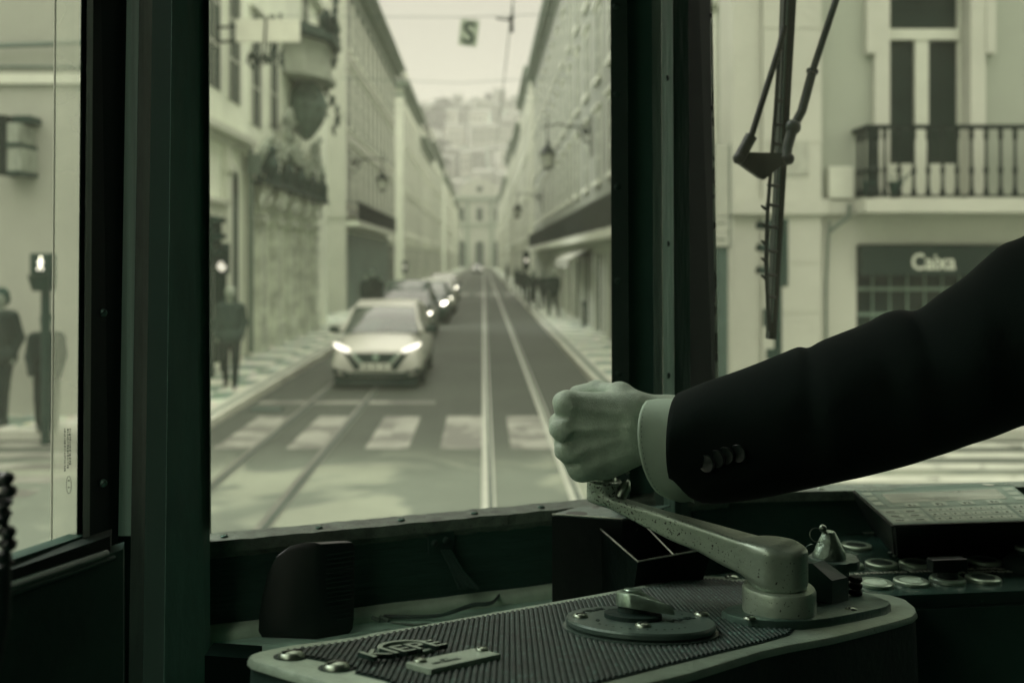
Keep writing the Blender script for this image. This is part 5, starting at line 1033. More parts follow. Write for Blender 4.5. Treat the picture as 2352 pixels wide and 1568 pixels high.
cb_ = [onz(824, 1392, ZSH+.004), onz(850, 1404, ZSH+.004), onz(880, 1416, ZSH+.003), onz(940, 1419, ZSH+.003), onz(1000, 1416, ZSH+.004), onz(1035, 1408, ZSH+.006), onz(1085, 1392, ZSH+.010), onz(1130, 1385, ZSH+.010), onz(1160, 1352, ZSH+.006), onz(1200, 1338, ZSH+.004), onz(1240, 1336, ZSH+.003), onz(1300, 1345, ZSH+.003), onz(1340, 1350, ZSH+.003)]
pb = bez([Vector(p) for p in cb_]); q = MB(); q.tube([p.lerp(p, 0)+Vector((0, 0, .0005)) for p in pb], .0016, 7); q.tube([p+Vector((.0008*math.sin(i*.2), .001*math.cos(i*.2)-.001, .0022)) for i, p in enumerate(pb)], .0016, 7)
tag(q.build('speaker_cable', M('black_cable', 70, .07, .4), None, auto=1), 'thin twisted cable running from the speaker along the shelf', 'cable')
q = MB(); q.tube([onz(822, 1400, ZSH+.006), onz(850, 1415, ZSH+.005), onz(872, 1424, ZSH+.004)], .0022, 8); q.tube([onz(826, 1392, ZSH+.008), onz(855, 1408, ZSH+.006), onz(893, 1424, ZSH+.003)], .0020, 8); q.tube([onz(900, 1428, ZSH+.002), onz(950, 1434, ZSH+.002), onz(985, 1432, ZSH+.002)], .0012, 6)
tag(q.build('cable_connector', M('taped_connector', 110, .2, .6, .4, 80, .5, 200), None, auto=1), 'pale taped wire joint where the cable leaves the speaker', 'connector')
bp_ = wpt(.30, -.0245, 0); br = thing('brush', 'small dark brush hanging from a screwed plate on the wall under the windscreen', 'brush', tuple(W(1015, 1250, 1.08)))
def wallpt(x, y, out=-.0245):
    u = (x-CX)/F; t = (A0.x+out*N.x-u*(A0.y+out*N.y))/(u*D.y-D.x); p = wpt(t, out); return Vector((p.x, p.y, EYE-p.y*(y-CY)/F))
q = MB(); a = [wallpt(*p) for p in ((981, 1228), (1040, 1215), (1040, 1265), (983, 1272))]; q.add([p[:] for p in a]+[(p-N*.004)[:] for p in a], [(3, 2, 1, 0), (4, 5, 6, 7), (0, 1, 5, 4), (1, 2, 6, 5), (2, 3, 7, 6), (3, 0, 4, 7)]); o = q.build('plate', M('brush_plate', 40, .04, .45), br); o.location = -br.location
for x, y in ((998, 1247), (1025, 1240)): o = screw(br, wallpt(x, y, -.0285), -N, .0042, m_cab); o.location = -br.location
q = MB(); rr = random.Random(4)
for i in range(90):
    t = rr.random(); a = wallpt(1013+22*t, 1263, -.028-.008*rr.random()); b_ = wallpt(1036+26*t, 1308, -.034-.01*rr.random()); c = wallpt(1052+50*t, 1345+8*rr.random()-12*t*0, -.045-.01*rr.random()); q.tube([a, b_, c], [.0012, .001, .0005], 4)
o = q.build('bristles', M('dark_bristles', 50, .05, .45), br); o.location = -br.location
hb = thing('metal_holder', 'open black sheet metal holder with bright edges, behind the crank handle', 'holder', tuple(W(1400, 1335, 1.09)))
def HB(q, name, mat, **k): o = q.build(name, mat, hb, **k); o.location = -hb.location; return o
m_hold = M('black_sheet_metal', 30, .006, .35, .3, 10, .2, 60); m_hedge = M('bare_metal_edge', 167, .5, .3, .3, 60, metal=.8)
zt = W(0, 1180, 1.097).z; tq = [(1268, 1180), (1430, 1191), (1500, 1172), (1540, 1160), (1330, 1163)]; tp_ = [onz(x, y, zt) for x, y in tq]
q = MB(); q.prism([(p.x, p.y) for p in tp_], zt-.0015, zt); HB(q, 'top_plate', M('worn_top_plate', 70, .10, .35, .4, 30, .3, 80, spots=.6, spot_sc=90))
q = MB(); q.lathe([(.010, zt+.0002), (.0001, zt+.0003)], (*onz(1325, 1177, 0)[:2], 0) if False else (onz(1325, 1179, zt).x, onz(1325, 1179, zt).y, 0), 16, sx=1.2); HB(q, 'hole', m_bk)
fr_ = [onz(1268, 1180, zt), onz(1430, 1191, zt)]
q = MB(); bl = [p.copy() for p in tp_]; zb_ = ZSH+.001
q.prism([(p.x, p.y) for p in [tp_[0], tp_[1], tp_[2], tp_[4]]], zb_, zt-.002); HB(q, 'body', m_hold)
a_, b_, c_, d_ = W(1378, 1213, 1.085), W(1465, 1289, .995), W(1636, 1258, 1.03), W(1560, 1190, 1.13)
q = MB(); lw_ = [Vector((p.x*.98+.01*0, p.y, zb_+.002)) for p in (a_, b_, c_, d_)]; mid = sum(lw_, Vector())/4; lw_ = [mid+(p-mid)*.9 for p in lw_]; lw_[1] = Vector((W(1440, 1345, 1.03).x, 1.03, zb_)); lw_[2] = Vector((W(1585, 1335, 1.06).x, 1.06, zb_))
inn_ = [p+Vector((0, 0, -.001)) for p in (a_, b_, c_, d_)]; ctr = (a_+b_+c_+d_)/4; ir = [ctr+(p-ctr)*.97-Vector((0, 0, .001)) for p in (a_, b_, c_, d_)]; il = [mid+(p-mid)*.9+Vector((0, 0, .004)) for p in lw_]
vs = [p[:] for p in (a_, b_, c_, d_)]+[p[:] for p in lw_]+[p[:] for p in ir]+[p[:] for p in il]
q.add(vs, [(i, (i+1) % 4, 4+(i+1) % 4, 4+i) for i in range(4)]+[(i, (i+1) % 4, 8+(i+1) % 4, 8+i) for i in range(4)]+[(8+i, 8+(i+1) % 4, 12+(i+1) % 4, 12+i) for i in range(4)]+[(12, 13, 14, 15), (7, 6, 5, 4)]); HB(q, 'tray', m_hold)
q = MB(); q.tube([a_, b_, c_, d_], .0009, 6); q.tube([W(1468, 1192, 1.10), W(1548, 1274, 1.012)], .0008, 6); q.tube([tp_[0], tp_[1]], .0007, 6); HB(q, 'rim', m_hedge)
# ================================================ panel of push buttons and the driver's terminal
nB = Vector((0, .04, 1)).normalized(); pB = W(2200, 1364, .985); dB = nB.dot(pB-E3)
def BP(x, y, h=0): return onpl(x, y, nB, dB+h)
b1 = Vector((.99, .13, 0)).normalized(); b1 = (b1-nB*b1.dot(nB)).normalized(); b2_ = nB.cross(b1)
pan = thing('button_panel', 'dark push button panel with pale ringed buttons and white lettering at the right', 'control panel', tuple(BP(2200, 1364)))
def PB(q, name, mat, par=None, **k):
    o = q.build(name, mat, par or pan, **k)
    if par is None: o.location = -pan.location
    return o
q = MB(); pl_ = [BP(x, y) for x, y in ((2010, 1369), (2500, 1350), (2500, 1232), (1970, 1224), (1900, 1226), (1880, 1300))]; q.add([p[:] for p in pl_]+[(p-nB*.012)[:] for p in pl_], [list(range(6)), [11-i for i in range(6)]]+[(i, (i+1) % 6, 6+(i+1) % 6, 6+i) for i in range(6)]); PB(q, 'plate', M('panel_plate', 40, .045, .22, .2, 10, spec=.7, spots=.68, spot_sc=120, dark=2.2))
q = MB(); dwn = Vector((0, 0, -.012)); q.add([(p+dwn+Vector((0, dy, -.0005)))[:] for p, dy in ((pl_[0], -.006), (pl_[1], -.006), (pl_[1], .02), (pl_[0], .02))]+[(p+Vector((0, dy, -.3)))[:] for p, dy in ((pl_[0], -.006), (pl_[1], -.006), (pl_[1], .02), (pl_[0], .02))], [(0, 1, 2, 3), (4, 7, 6, 5), (0, 4, 5, 1), (1, 5, 6, 2), (2, 6, 7, 3), (3, 7, 4, 0)]); PB(q, 'cabinet', m_cabd)
m_ring = M('button_ring', 130, .40, .30, .15, 20, metal=.5); m_cap_l = M('pale_button_cap', 130, .60, .35, .2, 40); m_cap_d = M('dark_button_cap', 60, .03, .3)
def button(x, y, cap, label, r=.0245):
    r = r*.72; p = BP(x, y, .003); t = thing('push_button', label, 'button', tuple(p), 0, 'push buttons on the panel'); m = frame((0, 0, 0), b1, b2_, nB)
    MB(m).lathe([(r, -.0028), (r*.98, .0), (r*.9, .0009), (r*.68, .0009), (r*.64, -.0004)], n=36).build('ring', m_ring, t, auto=.5)
    MB(m).lathe([(r*.655, -.002), (r*.64, .0006), (r*.5, .0012), (.0001, .0014)], n=30).build('cap', cap, t, auto=.6)
for x, y, c, lb in ((1967, 1251, m_cap_d, 'push button furthest back, behind the brass key switch'), (1945, 1294, m_cap_d, 'push button half hidden by the key switch, back row'), (2025, 1292, m_cap_d, 'dark capped push button below the word AR'), (2104, 1291, m_cap_d, 'dark capped push button, third of the back row'), (2182, 1288, m_cap_d, 'dark capped push button, fourth of the back row'), (2262, 1285, m_cap_d, 'dark capped push button, last of the back row'),
    (2011, 1336, m_cap_l, 'pale capped push button nearest the controller'), (2093, 1332, m_cap_l, 'pale capped push button beside the turning switch'), (2258, 1325, m_cap_d, 'dark capped push button right of the turning switch')): button(x, y, c, lb)
p = BP(2176, 1328, .003); t = thing('rotary_switch', 'black turning switch with a raised flat grip on a pale ring', 'switch', tuple(p)); m = frame((0, 0, 0), b1, b2_, nB); r_ = .0178
MB(m).lathe([(r_, -.0028), (r_*.98, 0), (r_*.9, .0016), (r_*.66, .0016)], n=36).build('ring', m_ring, t, auto=.5)
MB(m).lathe([(r_*.6, 0), (r_*.58, .008)], n=24).box(-.0195, .0195, -.006, .006, .0081, .021, .0012).build('grip', m_bk, t)
p = BP(2358, 1300, .003); t = thing('lamp_button', 'domed push button with a metal cap at the right edge', 'button', tuple(p)); MB(m).lathe([(.024, -.003), (.023, .006), (.017, .012), (.012, .013), (.012, .018), (.0001, .0185)], n=28).build('dome', m_cside, t, auto=.6); MB(m).lathe([(.0118, .0182), (.011, .021), (.0001, .0215)], n=24).build('cap', m_alu, t, auto=.7)
mt_ = M('engraved_white', 178, .55, .5)
for bd, x, y, hh, al in (('PRESSÃO', 2043, 1269, .0052, 0), ('DE AR', 2054, 1277, .0052, 0), ('LUZES', 1985, 1223.5, .004, 0), ('ILUMINAÇÃO INTERIOR', 1966, 1318.5, .0056, 0), ('INDICADOR', 2195, 1309, .0052, 0), ('DE MEDIOS', 2198, 1315.5, .0052, 0), ('LUZES', 2294, 1306.5, .0054, 0), ('EMERG', 2294, 1313.5, .0054, 0)):
    a = BP(x, y, .0004); o = text_mesh('lettering', bd, hh/.72, frame(a-pan.location*0, b1, b2_, nB), mt_, pan, .0002, sx=1.25); o.location = -pan.location
tr = thing('driver_terminal', 'grey driver terminal with screen and membrane keys on the right of the panel', 'terminal', tuple(W(2200, 1200, 1.05)))
zT = EYE-.2805; TL, BL, BR, TR = onz(1955, 1123, zT-.001), onz(2050, 1208, zT), onz(2430, 1196, zT), onz(2318, 1106, zT+.0005)
uT = (BR-BL); vT = (TL-BL); nT = uT.cross(vT).normalized()
def TP(u, v, h=0): return (1-v)*((1-u)*BL+u*BR)+v*((1-u)*TL+u*TR)+nT*h
def TB(q, name, mat, **k): o = q.build(name, mat, tr, **k); o.location = -tr.location; return o
def tq_(q, u0, u1, v0, v1, h, ch=.0): q.add([TP(u0, v0, h)[:], TP(u1, v0, h)[:], TP(u1, v1, h)[:], TP(u0, v1, h)[:]], [(0, 1, 2, 3)])
q = MB(); c4 = [BL, BR, TR, TL]; lo4 = [BP(2056, 1279, .001), BP(2450, 1268, .001), BP(2340, 1180, .001), BP(1975, 1186, .001)]; q.add([p[:] for p in c4]+[p[:] for p in lo4], [(0, 1, 2, 3), (7, 6, 5, 4)]+[(i, 4+i, 4+(i+1) % 4, (i+1) % 4) for i in range(4)])
bm = bmesh.new(); me = bpy.data.meshes.new('t'); me.from_pydata(q.v, [], q.f); bm.from_mesh(me); bmesh.ops.bevel(bm, geom=bm.edges[:], offset=.003, segments=3, affect='EDGES'); q = MB(); q.bm(bm); bpy.data.meshes.remove(me); TB(q, 'housing', m_bk, auto=.5)
q = MB(); tq_(q, .012, .988, .03, .975, .0004); TB(q, 'keypad_film', M('terminal_film', 70, .105, .35, .1, 20))
q = MB(); tq_(q, .10, .985, .42, .86, .0007); TB(q, 'screen_border', M('terminal_border', 110, .17, .35, .08, 20))
q = MB(); tq_(q, .14, .86, .54, .80, .0010); TB(q, 'screen', M('terminal_screen', 150, .27, .18, .45, 7, spec=.9, streak=(1, 6, 1)))
q = MB(); tq_(q, .02, .27, .055, .40, .0007); tq_(q, .285, .80, .055, .40, .0007); tq_(q, .815, .985, .055, .40, .0007); TB(q, 'key_field', M('key_field', 127, .22, .4, .1, 20))
q = MB()
for i in range(4): tq_(q, .20+.17*i, .20+.17*i+.09, .43, .52, .0011)
for v in (.50, .64, .77): tq_(q, .03, .085, v, v+.09, .0009)
for i in range(2):
    for j in range(3): tq_(q, .035+.12*i, .035+.12*i+.095, .08+.105*j, .08+.105*j+.06, .0010)
for i in range(8):
    for j in range(3): tq_(q, .295+.063*i, .295+.063*i+.052, .08+.105*j, .08+.105*j+.075, .0010)
for i in range(4):
    for j in range(3): tq_(q, .825+.04*i, .825+.04*i+.033, .08+.105*j, .08+.105*j+.075, .0010)
for v in (.50, .62, .74): tq_(q, .90, .965, v, v+.08, .0011)
TB(q, 'keys', M('terminal_keys', 140, .30, .4, .12, 40))
ux_, uy_ = uT.normalized(), vT.normalized(); uy_ = (uy_-ux_*uy_.dot(ux_)).normalized()
def ttext(bd, u, v, hh, mat, sx=1.3, h=.0013): o = text_mesh('lettering', bd, hh/.72, frame(TP(u, v, h), ux_, uy_, nT), mat, tr, .0001, sx=sx); o.location = -tr.location
ttext('TECMIC', .035, .895, .0075, M('terminal_letters', 167, .4, .4), 1.25); ttext('XTraN', .86, .905, .0065, M('terminal_letters', 167, .4), 1.1)
for i in range(4): ttext('F%d' % (i+1), .225+.17*i, .45, .006, m_cside, 1.2)
rr = random.Random(5); q = MB()
for i in range(8):
    for j in range(3): u = .31+.063*i; v = .105+.105*j; tq_(q, u, u+.006+.012*rr.random(), v, v+.02, .0013)
for i in range(4):
    for j in range(3): u = .835+.04*i; tq_(q, u, u+.012, .10+.105*j, .13+.105*j, .0013)
for i in range(2):
    for j in range(3): u = .05+.12*i; tq_(q, u, u+.05, .10+.105*j, .115+.105*j, .0013)
TB(q, 'key_marks', m_cside); q = MB(); q.lathe([(.0055, 0), (.0001, .0003)], tuple(TP(.845, .925, .0011)), 14, sx=1.3); TB(q, 'logo_dot', M('terminal_letters', 167, .4))
# ================================================ wiper outside the right pane
wp = thing('windscreen_wiper', 'black windscreen wiper with two arms and ladder frame outside the right pane', 'wiper', tuple(W(1770, 780, 1.40)))
def WB(q, name, mat, **k): o = q.build(name, mat, wp, **k); o.location = -wp.location; return o
m_wb = M('wiper_black', 40, .008, .5, .2, 10); Yw = 1.40
q = MB(); slab(q, [(1803, -60, Yw), (1833, -60, Yw), (1805, 420, Yw), (1783, 780, Yw), (1767, 779, Yw), (1779, 560, Yw), (1786, 400, Yw), (1797, 110, Yw)], .02); WB(q, 'rubber_blade', m_wb)
q = MB(); slab(q, [(1811, -60, Yw-.004), (1815, -60, Yw-.004), (1793, 420, Yw-.004), (1776, 740, Yw-.004), (1774, 740, Yw-.004), (1789, 420, Yw-.004)], .003); WB(q, 'blade_edge', M('wiper_edge', 60, .04, .4))
q = MB(); L1 = [(1790, 110), (1783, 230), (1775, 330), (1768, 420), (1762, 500), (1759, 600), (1763, 700), (1767, 760)]
q.tube([W(x, y, Yw-.012) for x, y in L1], .0028, 6)
for x, y in ((1783, 230), (1779, 285), (1776, 330), (1772, 375), (1766, 425), (1763, 470), (1761, 520), (1759, 575), (1760, 630), (1763, 680)): q.tube([W(x-2, y, Yw-.012), W(1797-(y-200)*.035, y+3, Yw-.002)], .0026, 6)
for y in (480, 520, 560, 600, 640): q.tube([W(1760, y, Yw-.012), W(1748, y-8, Yw-.012)], [.003, .0015], 5)
WB(q, 'blade_frame', m_wb)
q = MB(); slab(q, [(1690, 352, Yw-.02), (1706, 349, Yw-.02), (1812, 352, Yw-.02), (1814, 378, Yw-.02), (1790, 384, Yw-.02), (1757, 412, Yw-.02), (1745, 408, Yw-.02), (1700, 376, Yw-.02), (1690, 372, Yw-.02)], .012); q.ball(W(1697, 364, Yw-.022), .0085, 10); q.ball(W(1811, 365, Yw-.02), .0085, 10); WB(q, 'bracket', m_wb, auto=.6)
q = MB(); q.tube([W(1802, 60, Yw-.02), W(1790, 110, Yw-.02), W(1724, 318, Yw-.02)], .0045, 8); q.tube([W(1726, 312, Yw-.02), W(1698, 364, Yw-.02)], .0085, 8); WB(q, 'long_arm', m_wb, auto=1)
q = MB(); q.tube([W(1940, -60, Yw-.01), W(1866, 165, Yw-.01)], .0050, 8); q.tube([W(1867, 160, Yw-.01), W(1865, 168, Yw-.01)], .0085, 8); q.tube([W(1866, 165, Yw-.01), W(1842, 255, Yw-.01), W(1822, 292, Yw-.01)], .0065, 8); q.ball(W(1822, 292, Yw-.01), .011, 10); q.tube([W(1822, 292, Yw-.01), W(1808, 340, Yw-.015), W(1806, 364, Yw-.02)], .0075, 8); WB(q, 'short_arm', M('wiper_arm', 50, .022, .35), auto=1)
# ================================================ THE DRIVER : hand on the crank, sleeve, body out of the picture
HY = .925; mm = HY/F
def H(x, y, d): return np.array([(x-CX)*HY/F, HY+d/1000., EYE-(y-CY)*HY/F])
drv = thing('person', 'tram driver in a dark suit reaching in from the right, fist closed on the crank', 'person', (.62, .35, .9))
R_ = .001
def C(a, b_, ra, rb): return (H(*a), H(*b_), ra*R_, rb*R_)
palm = [C((1440, 955, 4), (1330, 955, 0), 12, 11.5), C((1440, 985, 3), (1325, 1010, 0), 12.5, 12), C((1440, 1015, 5), (1345, 1056, 3), 13, 11.5), C((1540, 950, 6), (1450, 948, 6), 18, 17.5), C((1540, 1015, 6), (1450, 1015, 8), 18, 18), C((1450, 965, 8), (1380, 965, 8), 17, 15), C((1450, 1010, 10), (1370, 1020, 10), 18, 16), C((1400, 1045, 12), (1360, 1060, 14), 15, 13)]
mets = [C((1452, 938, 3), (1308, 928, 0), 12.5, 13.0), C((1452, 962, 0), (1300, 983, -5), 13, 13.5), C((1452, 995, 2), (1310, 1034, -1), 13, 12.5), C((1448, 1030, 7), (1340, 1077, 6), 13.5, 12.5), C((1440, 1040, 10), (1400, 1075, 12), 11, 10)]
fing = []
for (kx, ky, kd), (x1, y1, d1), (x2, y2, d2), (x3, y3, d3), r0 in (
    ((1300, 928, 0), (1302, 938, 40), (1350, 948, 56), (1392, 952, 46), 11), ((1291, 983, -4), (1294, 988, 40), (1346, 994, 58), (1396, 996, 46), 11.2),
    ((1302, 1035, 0), (1304, 1035, 38), (1350, 1036, 54), (1396, 1034, 44), 10.6), ((1332, 1080, 6), (1330, 1074, 34), (1366, 1072, 46), (1402, 1068, 38), 9.8)):
    fing += [C((kx, ky, kd), (x1, y1, d1), r0, r0*.92), C((x1, y1, d1), (x2, y2, d2), r0*.93, r0*.85), C((x2, y2, d2), (x3, y3, d3), r0*.85, r0*.72)]
thumb = [C((1475, 945, 12), (1432, 911, 14), 11, 10), C((1432, 911, 14), (1428, 909, 16), 10.5, 10.5), C((1432, 911, 14), (1385, 912, 46), 10, 9.5), C((1385, 912, 46), (1340, 925, 64), 9.6, 8)]
tend = [C((1450, 950, -15), (1318, 930, -12), 2.2, 2.6), C((1450, 968, -15), (1312, 983, -17), 1.6, 2.2), C((1450, 990, -14), (1322, 1033, -12), 1.4, 2.0), C((1448, 1010, -11), (1345, 1074, -5), 1.4, 1.8)]
vein = [C((1470, 1000, -13), (1430, 975, -16), 1.6, 1.5), C((1430, 975, -16), (1390, 1008, -15), 1.5, 1.4), C((1390, 1008, -15), (1345, 1006, -13), 1.4, 1.1), C((1430, 975, -16), (1400, 945, -14), 1.4, 1.2), C((1400, 945, -14), (1360, 955, -14), 1.2, 1), C((1440, 1030, -9), (1380, 1050, -8), 1.4, 1.2)]
def fhand(p):
    d = None
    for c in palm+mets[:]: e = cap(p, *c)+.0012; d = (e if d is None else smin(d, e, .016))
    f = None
    for c in fing: e = cap(p, *c); f = e if f is None else smin(f, e, .0022)
    d = smin(d, f, .004)
    t = None
    for c in thumb: e = cap(p, *c); t = e if t is None else smin(t, e, .005)
    d = smin(d, t, .006)
    for c in tend+vein: d = smin(d, cap(p, *c), .0045)
    for x, y, dd, r in ((1290, 923, -3, 8.6), (1280, 983, -7, 9.0), (1294, 1036, -3, 7.8), (1326, 1080, 3, 7.2)): # knuckle heads
        d = smin(d, cap(p, H(x+9, y, dd), H(x+10, y, dd), r*R_, r*R_), .008)
    for (xa, ya, da), (xb, yb, db) in (((1256, 954, -3), (1298, 955, -14)), ((1256, 1009, -3), (1302, 1009, -13)), ((1282, 1064, -2), (1322, 1060, -9))):  # hollows between the knuckles
        d = -smin(-d, cap(p, H(xa, ya, da), H(xb, yb, db), .003, .0008), .006)
    for (xa, ya), (xb, yb) in (((1325, 956), (1415, 962)), ((1325, 1008), (1415, 996)), ((1350, 1050), (1425, 1022)), ((1340, 912), (1400, 925))):
        d = -smin(-d, cap(p, H(xa, ya, -23), H(xb, yb, -24), .0105, .0085), .005)
    # forearm under the sleeve
    d = smin(d, cap(p, H(1540, 980, 6), H(1700, 980, -8), .022, .022), .01)
    return d
def mskin():
    m = M('driver_skin', 135, .38, .5, .22, 55, .0, spec=.4); n = m.node_tree.nodes; l = m.node_tree.links.new; b = n['Principled BSDF']; b.inputs['Subsurface Weight'].default_value = .05; b.inputs['Subsurface Radius'].default_value = (.004, .003, .002)
    tc = n.new('ShaderNodeTexCoord'); mp = n.new('ShaderNodeMapping'); mp.inputs['Rotation'].default_value = (0, math.radians(25), 0); mp.inputs['Scale'].default_value = (1, 1, .35); l(tc.outputs['Object'], mp.inputs[0])
    v = n.new('ShaderNodeTexVoronoi'); v.inputs['Scale'].default_value = 700; v.feature = 'DISTANCE_TO_EDGE'; l(mp.outputs[0], v.inputs['Vector'])
    nz = n.new('ShaderNodeTexNoise'); nz.inputs['Scale'].default_value = 260; nz.inputs['Detail'].default_value = 6; nz.inputs['Distortion'].default_value = 1.2; l(mp.outputs[0], nz.inputs['Vector'])
    ad_ = n.new('ShaderNodeMath'); ad_.operation = 'ADD'; l(nz.outputs['Fac'], ad_.inputs[1]); mu_ = n.new('ShaderNodeMath'); mu_.operation = 'MULTIPLY'; mu_.inputs[1].default_value = 1.6; l(v.outputs['Distance'], mu_.inputs[0]); l(mu_.outputs[0], ad_.inputs[0])
    bp = n.new('ShaderNodeBump'); bp.inputs['Strength'].default_value = .6; bp.inputs['Distance'].default_value = .0007; l(ad_.outputs[0], bp.inputs['Height']); l(bp.outputs[0], b.inputs['Normal']); return m
lo = H(1240, 1130, -28); hi = H(1600, 860, 85); lo_b = (lo[0], lo[1], lo[2]); hi_b = (hi[0], hi[1], hi[2])
vh, qh = sdf_mesh(fhand, lo_b, hi_b, .0016)
# arm, torso and head beyond the frame, coarser, joined to the hand at the wrist inside the cuff
SH = np.array([.60, .62, EYE-.03]); EL = np.array(W(2200, 835, .85)[:]); E2 = np.array(W(2530, 710, .765)[:])
body = [(H(1580, 980, 4), EL, .026, .03), (EL, E2, .03, .035), (E2, SH, .035, .05), (SH, SH+[.30, -.10, 0], .07, .07), (SH+[.15, -.06, -.12], SH+[.17, -.12, -.5], .15, .15), (SH+[.15, -.07, .02], SH+[.14, -.05, .12], .06, .055), (SH+[.13, -.02, .20], SH+[.13, -.03, .27], .08, .09), (SH+[.13, .07, .20], SH+[.13, .075, .20], .016, .012), (SH+[.30, -.10, 0], SH+[.36, -.1, -.32], .055, .045), (SH+[.36, -.1, -.32], SH+[.25, .12, -.45], .044, .034)]
fb = caps_sdf(body, .03, 0)
vb, qb = sdf_mesh(fb, (.28, .05, 1.55), (1.2, .98, 2.85), .014)
me = bpy.data.meshes.new('body'); me.from_pydata(vh.tolist()+vb.tolist(), [], qh.tolist()+(qb+len(vh)).tolist()); hand = link('body', me, mskin(), drv, True); hand.location = -drv.location
def DB(q, name, mat, par=drv, **k): o = q.build(name, mat, par, **k); o.location = -drv.location; return o
def tube_px(rings, near_pts=28, sub=4, fold=0, seed=1):
    """rings: (xt,yt,xb,yb,Y,halfdepth,nx) smooth interpolation, elliptical"""
    R = [np.array(r, float) for r in rings]; out = []
    for i in range(len(R)-1):
        p0, p1, p2, p3 = R[max(0, i-1)], R[i], R[i+1], R[min(len(R)-1, i+2)]
        for k in range(sub): t = k/sub; out.append(.5*((2*p1)+(p2-p0)*t+(2*p0-5*p1+4*p2-p3)*t*t+(3*p1-p0-3*p2+p3)*t**3))
    out.append(R[-1]); res = []; rg = np.random.RandomState(seed); ph_ = rg.rand(6)*6
    for i, (xt, yt, xb, yb, Y, hd, nx) in enumerate(out):
        ring = []
        for k in range(near_pts):
            a_ = 2*PI*k/near_pts; c, s_ = math.cos(a_), math.sin(a_); x = (xt+xb)/2+(xt-xb)/2*c; y = (yt+yb)/2+(yt-yb)/2*c; near = s_
            x += nx*max(0, near)**1 ; d = Y-hd*near
            f = fold*(math.sin(i*.55+ph_[0]+2.2*math.sin(a_+ph_[1]))*.6+math.sin(i*.27+ph_[2]+a_*1.5)*.5)*abs(s_) if fold else 0
            dd = d*.9+Y*.1; ring.append(Vector(((x-CX)*dd/F, d-f, EYE-(y-CY)*Y/F)))
        res.append([p[:] for p in ring])
    return res
m_suit = M('suit_cloth', 25, .006, .9, .25, 8, .6, 900, spec=.08); m_suit.node_tree.nodes['Principled BSDF'].inputs['Sheen Weight'].default_value = .05; m_suit.node_tree.nodes['Principled BSDF'].inputs['Sheen Roughness'].default_value = .25
SV = [(1554, 905, 1560, 1113, .925, .056, -32), (1617, 879, 1618, 1150, .92, .060, -22), (1700, 850, 1720, 1144, .912, .062, -14), (1789, 814, 1830, 1124, .903, .063, -8), (1832, 797, 1885, 1112, .898, .064, -6), (1857, 798, 1930, 1102, .893, .065, -4), (1892, 780, 1985, 1091, .888, .066, 0), (1986, 743, 2080, 1066, .875, .068, 0), (2029, 720, 2130, 1050, .868, .07, 0), (2068, 711, 2175, 1036, .862, .071, 0), (2107, 712, 2220, 1019, .855, .072, 0), (2158, 675, 2290, 997, .845, .074, 0), (2210, 640, 2340, 978, .835, .075, 0), (2253, 602, 2390, 960, .825, .076, 0), (2300, 563, 2450, 940, .81, .077, 0), (2345, 545, 2520, 925, .79, .078, 0), (2430, 500, 2640, 900, .76, .08, 0), (2520, 480, 2740, 850, .73, .07, 0), (2600, 540, 2800, 790, .70, .045, 0), (2640, 600, 2790, 730, .69, .015, 0)]
inner = [(1600, 915, 1606, 1100, .925, .046, -28), (1557, 912, 1563, 1106, .925, .050, -30)]
q = MB(); rg_ = tube_px(inner, sub=1)[:]+tube_px(SV, fold=.0035); q.loft(rg_, False); sleeve = DB(q, 'jacket_sleeve', m_suit, smooth=True)
sdf = [(tuple(SH), tuple(SH+[.30, -.10, 0]), .09, .09), (tuple(SH+[.15, -.06, -.12]), tuple(SH+[.17, -.12, -.5]), .175, .17), (tuple(SH+[.30, -.10, 0]), tuple(SH+[.36, -.1, -.32]), .07, .06), (tuple(SH+[.36, -.1, -.32]), tuple(SH+[.27, .09, -.44]), .058, .05), (tuple(SH), tuple(SH*.55+EL*.45), .092, .086)]
vj, qj = sdf_mesh(caps_sdf(sdf, .03, 0), (.40, .05, 1.5), (1.25, .95, 2.58), .016); me = bpy.data.meshes.new('jacket'); me.from_pydata(vj.tolist(), [], qj.tolist()); o = link('jacket', me, m_suit, drv, True); o.location = -drv.location
o = sdf_obj('hair', caps_sdf([(tuple(SH+[.13, -.05, .27]), tuple(SH+[.13, -.06, .22]), .097, .09)], .01, 0), (.5, .35, EYE-.05), (.95, .8, EYE+.45), .012, m_hair, drv); o.location = -drv.location
m_shirt = M('shirt_cotton', 130, .42, .8, .08, 40, .35, 1400)
CF = [(1493, 914, 1543, 1138, .925, .047, -50), (1530, 913, 1580, 1150, .925, .047, -40), (1600, 910, 1640, 1130, .925, .046, -30)]
ci = [(1560, 925, 1600, 1120, .925, .040, -45), (1495, 917, 1545, 1134, .925, .045, -48)]
q = MB(); q.loft(tube_px(ci, sub=2)+tube_px(CF, sub=5, fold=.0012, seed=3), False); cuff = DB(q, 'shirt_cuff', m_shirt, smooth=True)
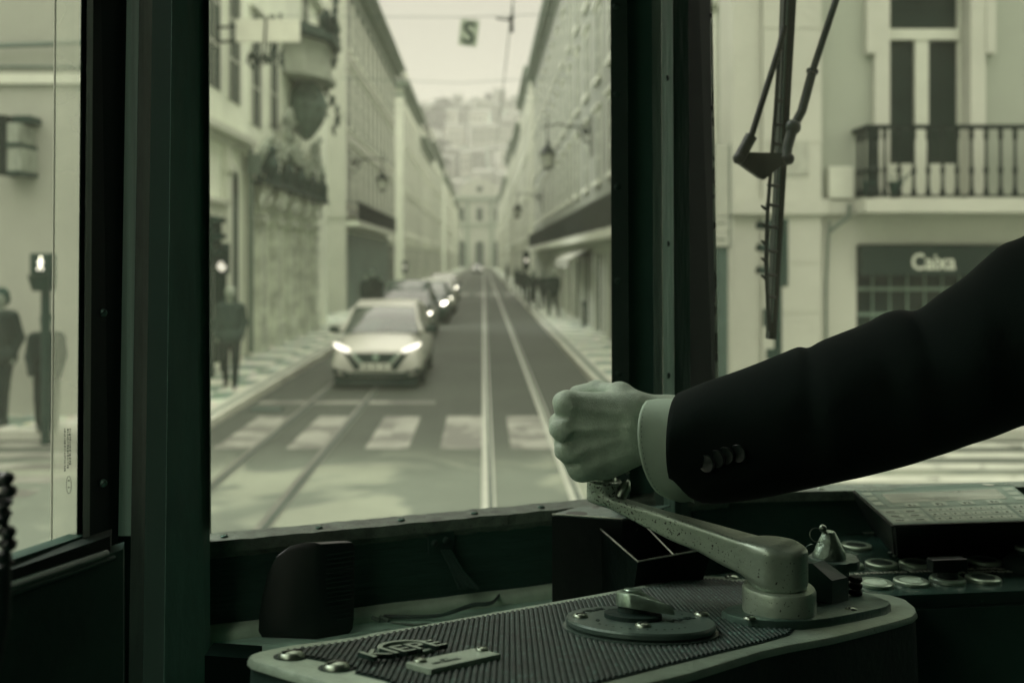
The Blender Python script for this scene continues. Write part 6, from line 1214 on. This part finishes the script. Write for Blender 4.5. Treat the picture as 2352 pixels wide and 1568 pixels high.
# stitched seam along the cuff edge
q = MB(); ri = tube_px([(1501, 915, 1552, 1140, .925, .0478, -49)]*2, sub=1, near_pts=120)[0]
for k in range(0, 60, 1):
    if k % 2 == 0: q.tube([ri[k], (Vector(ri[k])*.4+Vector(ri[k+1])*.6)[:]], .00025, 4)
DB(q, 'cuff_stitching', M('stitch_thread', 88, .12, .8))
q = MB(); slab(q, [(1532, 1110, .90), (1562, 1112, .905), (1592, 1140, .91), (1596, 1156, .91), (1570, 1144, .905), (1545, 1126, .90)], .003); DB(q, 'cuff_tail', m_shirt)
from mathutils.bvhtree import BVHTree
_bt = BVHTree.FromPolygons([v.co for v in sleeve.data.vertices], [tuple(p.vertices) for p in sleeve.data.polygons])
def surf(x, y):
    h = _bt.ray_cast(E3, ray(x, y).normalized()); return h[0]+h[1]*(-.0012 if h[1].y > 0 else .0012) if h[0] else W(x, y, .866)
for x, y in ((1622, 1063), (1645, 1052), (1667, 1045), (1695, 1040)):
    p = Vector(((x-CX)*.9/F, .8535+(x-1622)*.00003, EYE-(y-CY)*.865/F)); p = surf(x, y); nb_ = Vector((-.95, -1, -.1)).normalized(); xb_ = Vector((0, 0, 1)).cross(nb_).normalized(); mx = frame(p, xb_, nb_.cross(xb_), nb_)
    q = MB(mx); q.lathe([(.0072, -.002), (.0078, .0003), (.0072, .0010), (.0058, .0004), (.0001, .0003)], n=24); DB(q, 'sleeve_button', M('horn_button', 50, .008, .3, spec=.45), auto=.9)
# ================================================ haze over the whole street
def haze(dens):
    bm = bmesh.new(); bmesh.ops.create_cube(bm, size=1); me = bpy.data.meshes.new('haze')
    for v in bm.verts: v.co = (v.co.x*1900, 300+v.co.y*2600, 69+v.co.z*144)
    bm.to_mesh(me); bm.free(); m = bpy.data.materials.new('haze_air'); m.use_nodes = True; n = m.node_tree.nodes; n.clear(); o = n.new('ShaderNodeOutputMaterial'); v = n.new('ShaderNodeVolumePrincipled')
    v.inputs['Color'].default_value = (.93, .93, .86, 1); v.inputs['Density'].default_value = dens; m.node_tree.links.new(v.outputs[0], o.inputs['Volume']); me.materials.append(m)
    h = bpy.data.objects.new('haze', me); COL.objects.link(h); tag(h, kind='stuff')
haze(.0007)
# prototypes that were only copied from are not part of the place
for k in WP:
    for o in WP[k]: bpy.data.objects.remove(o)
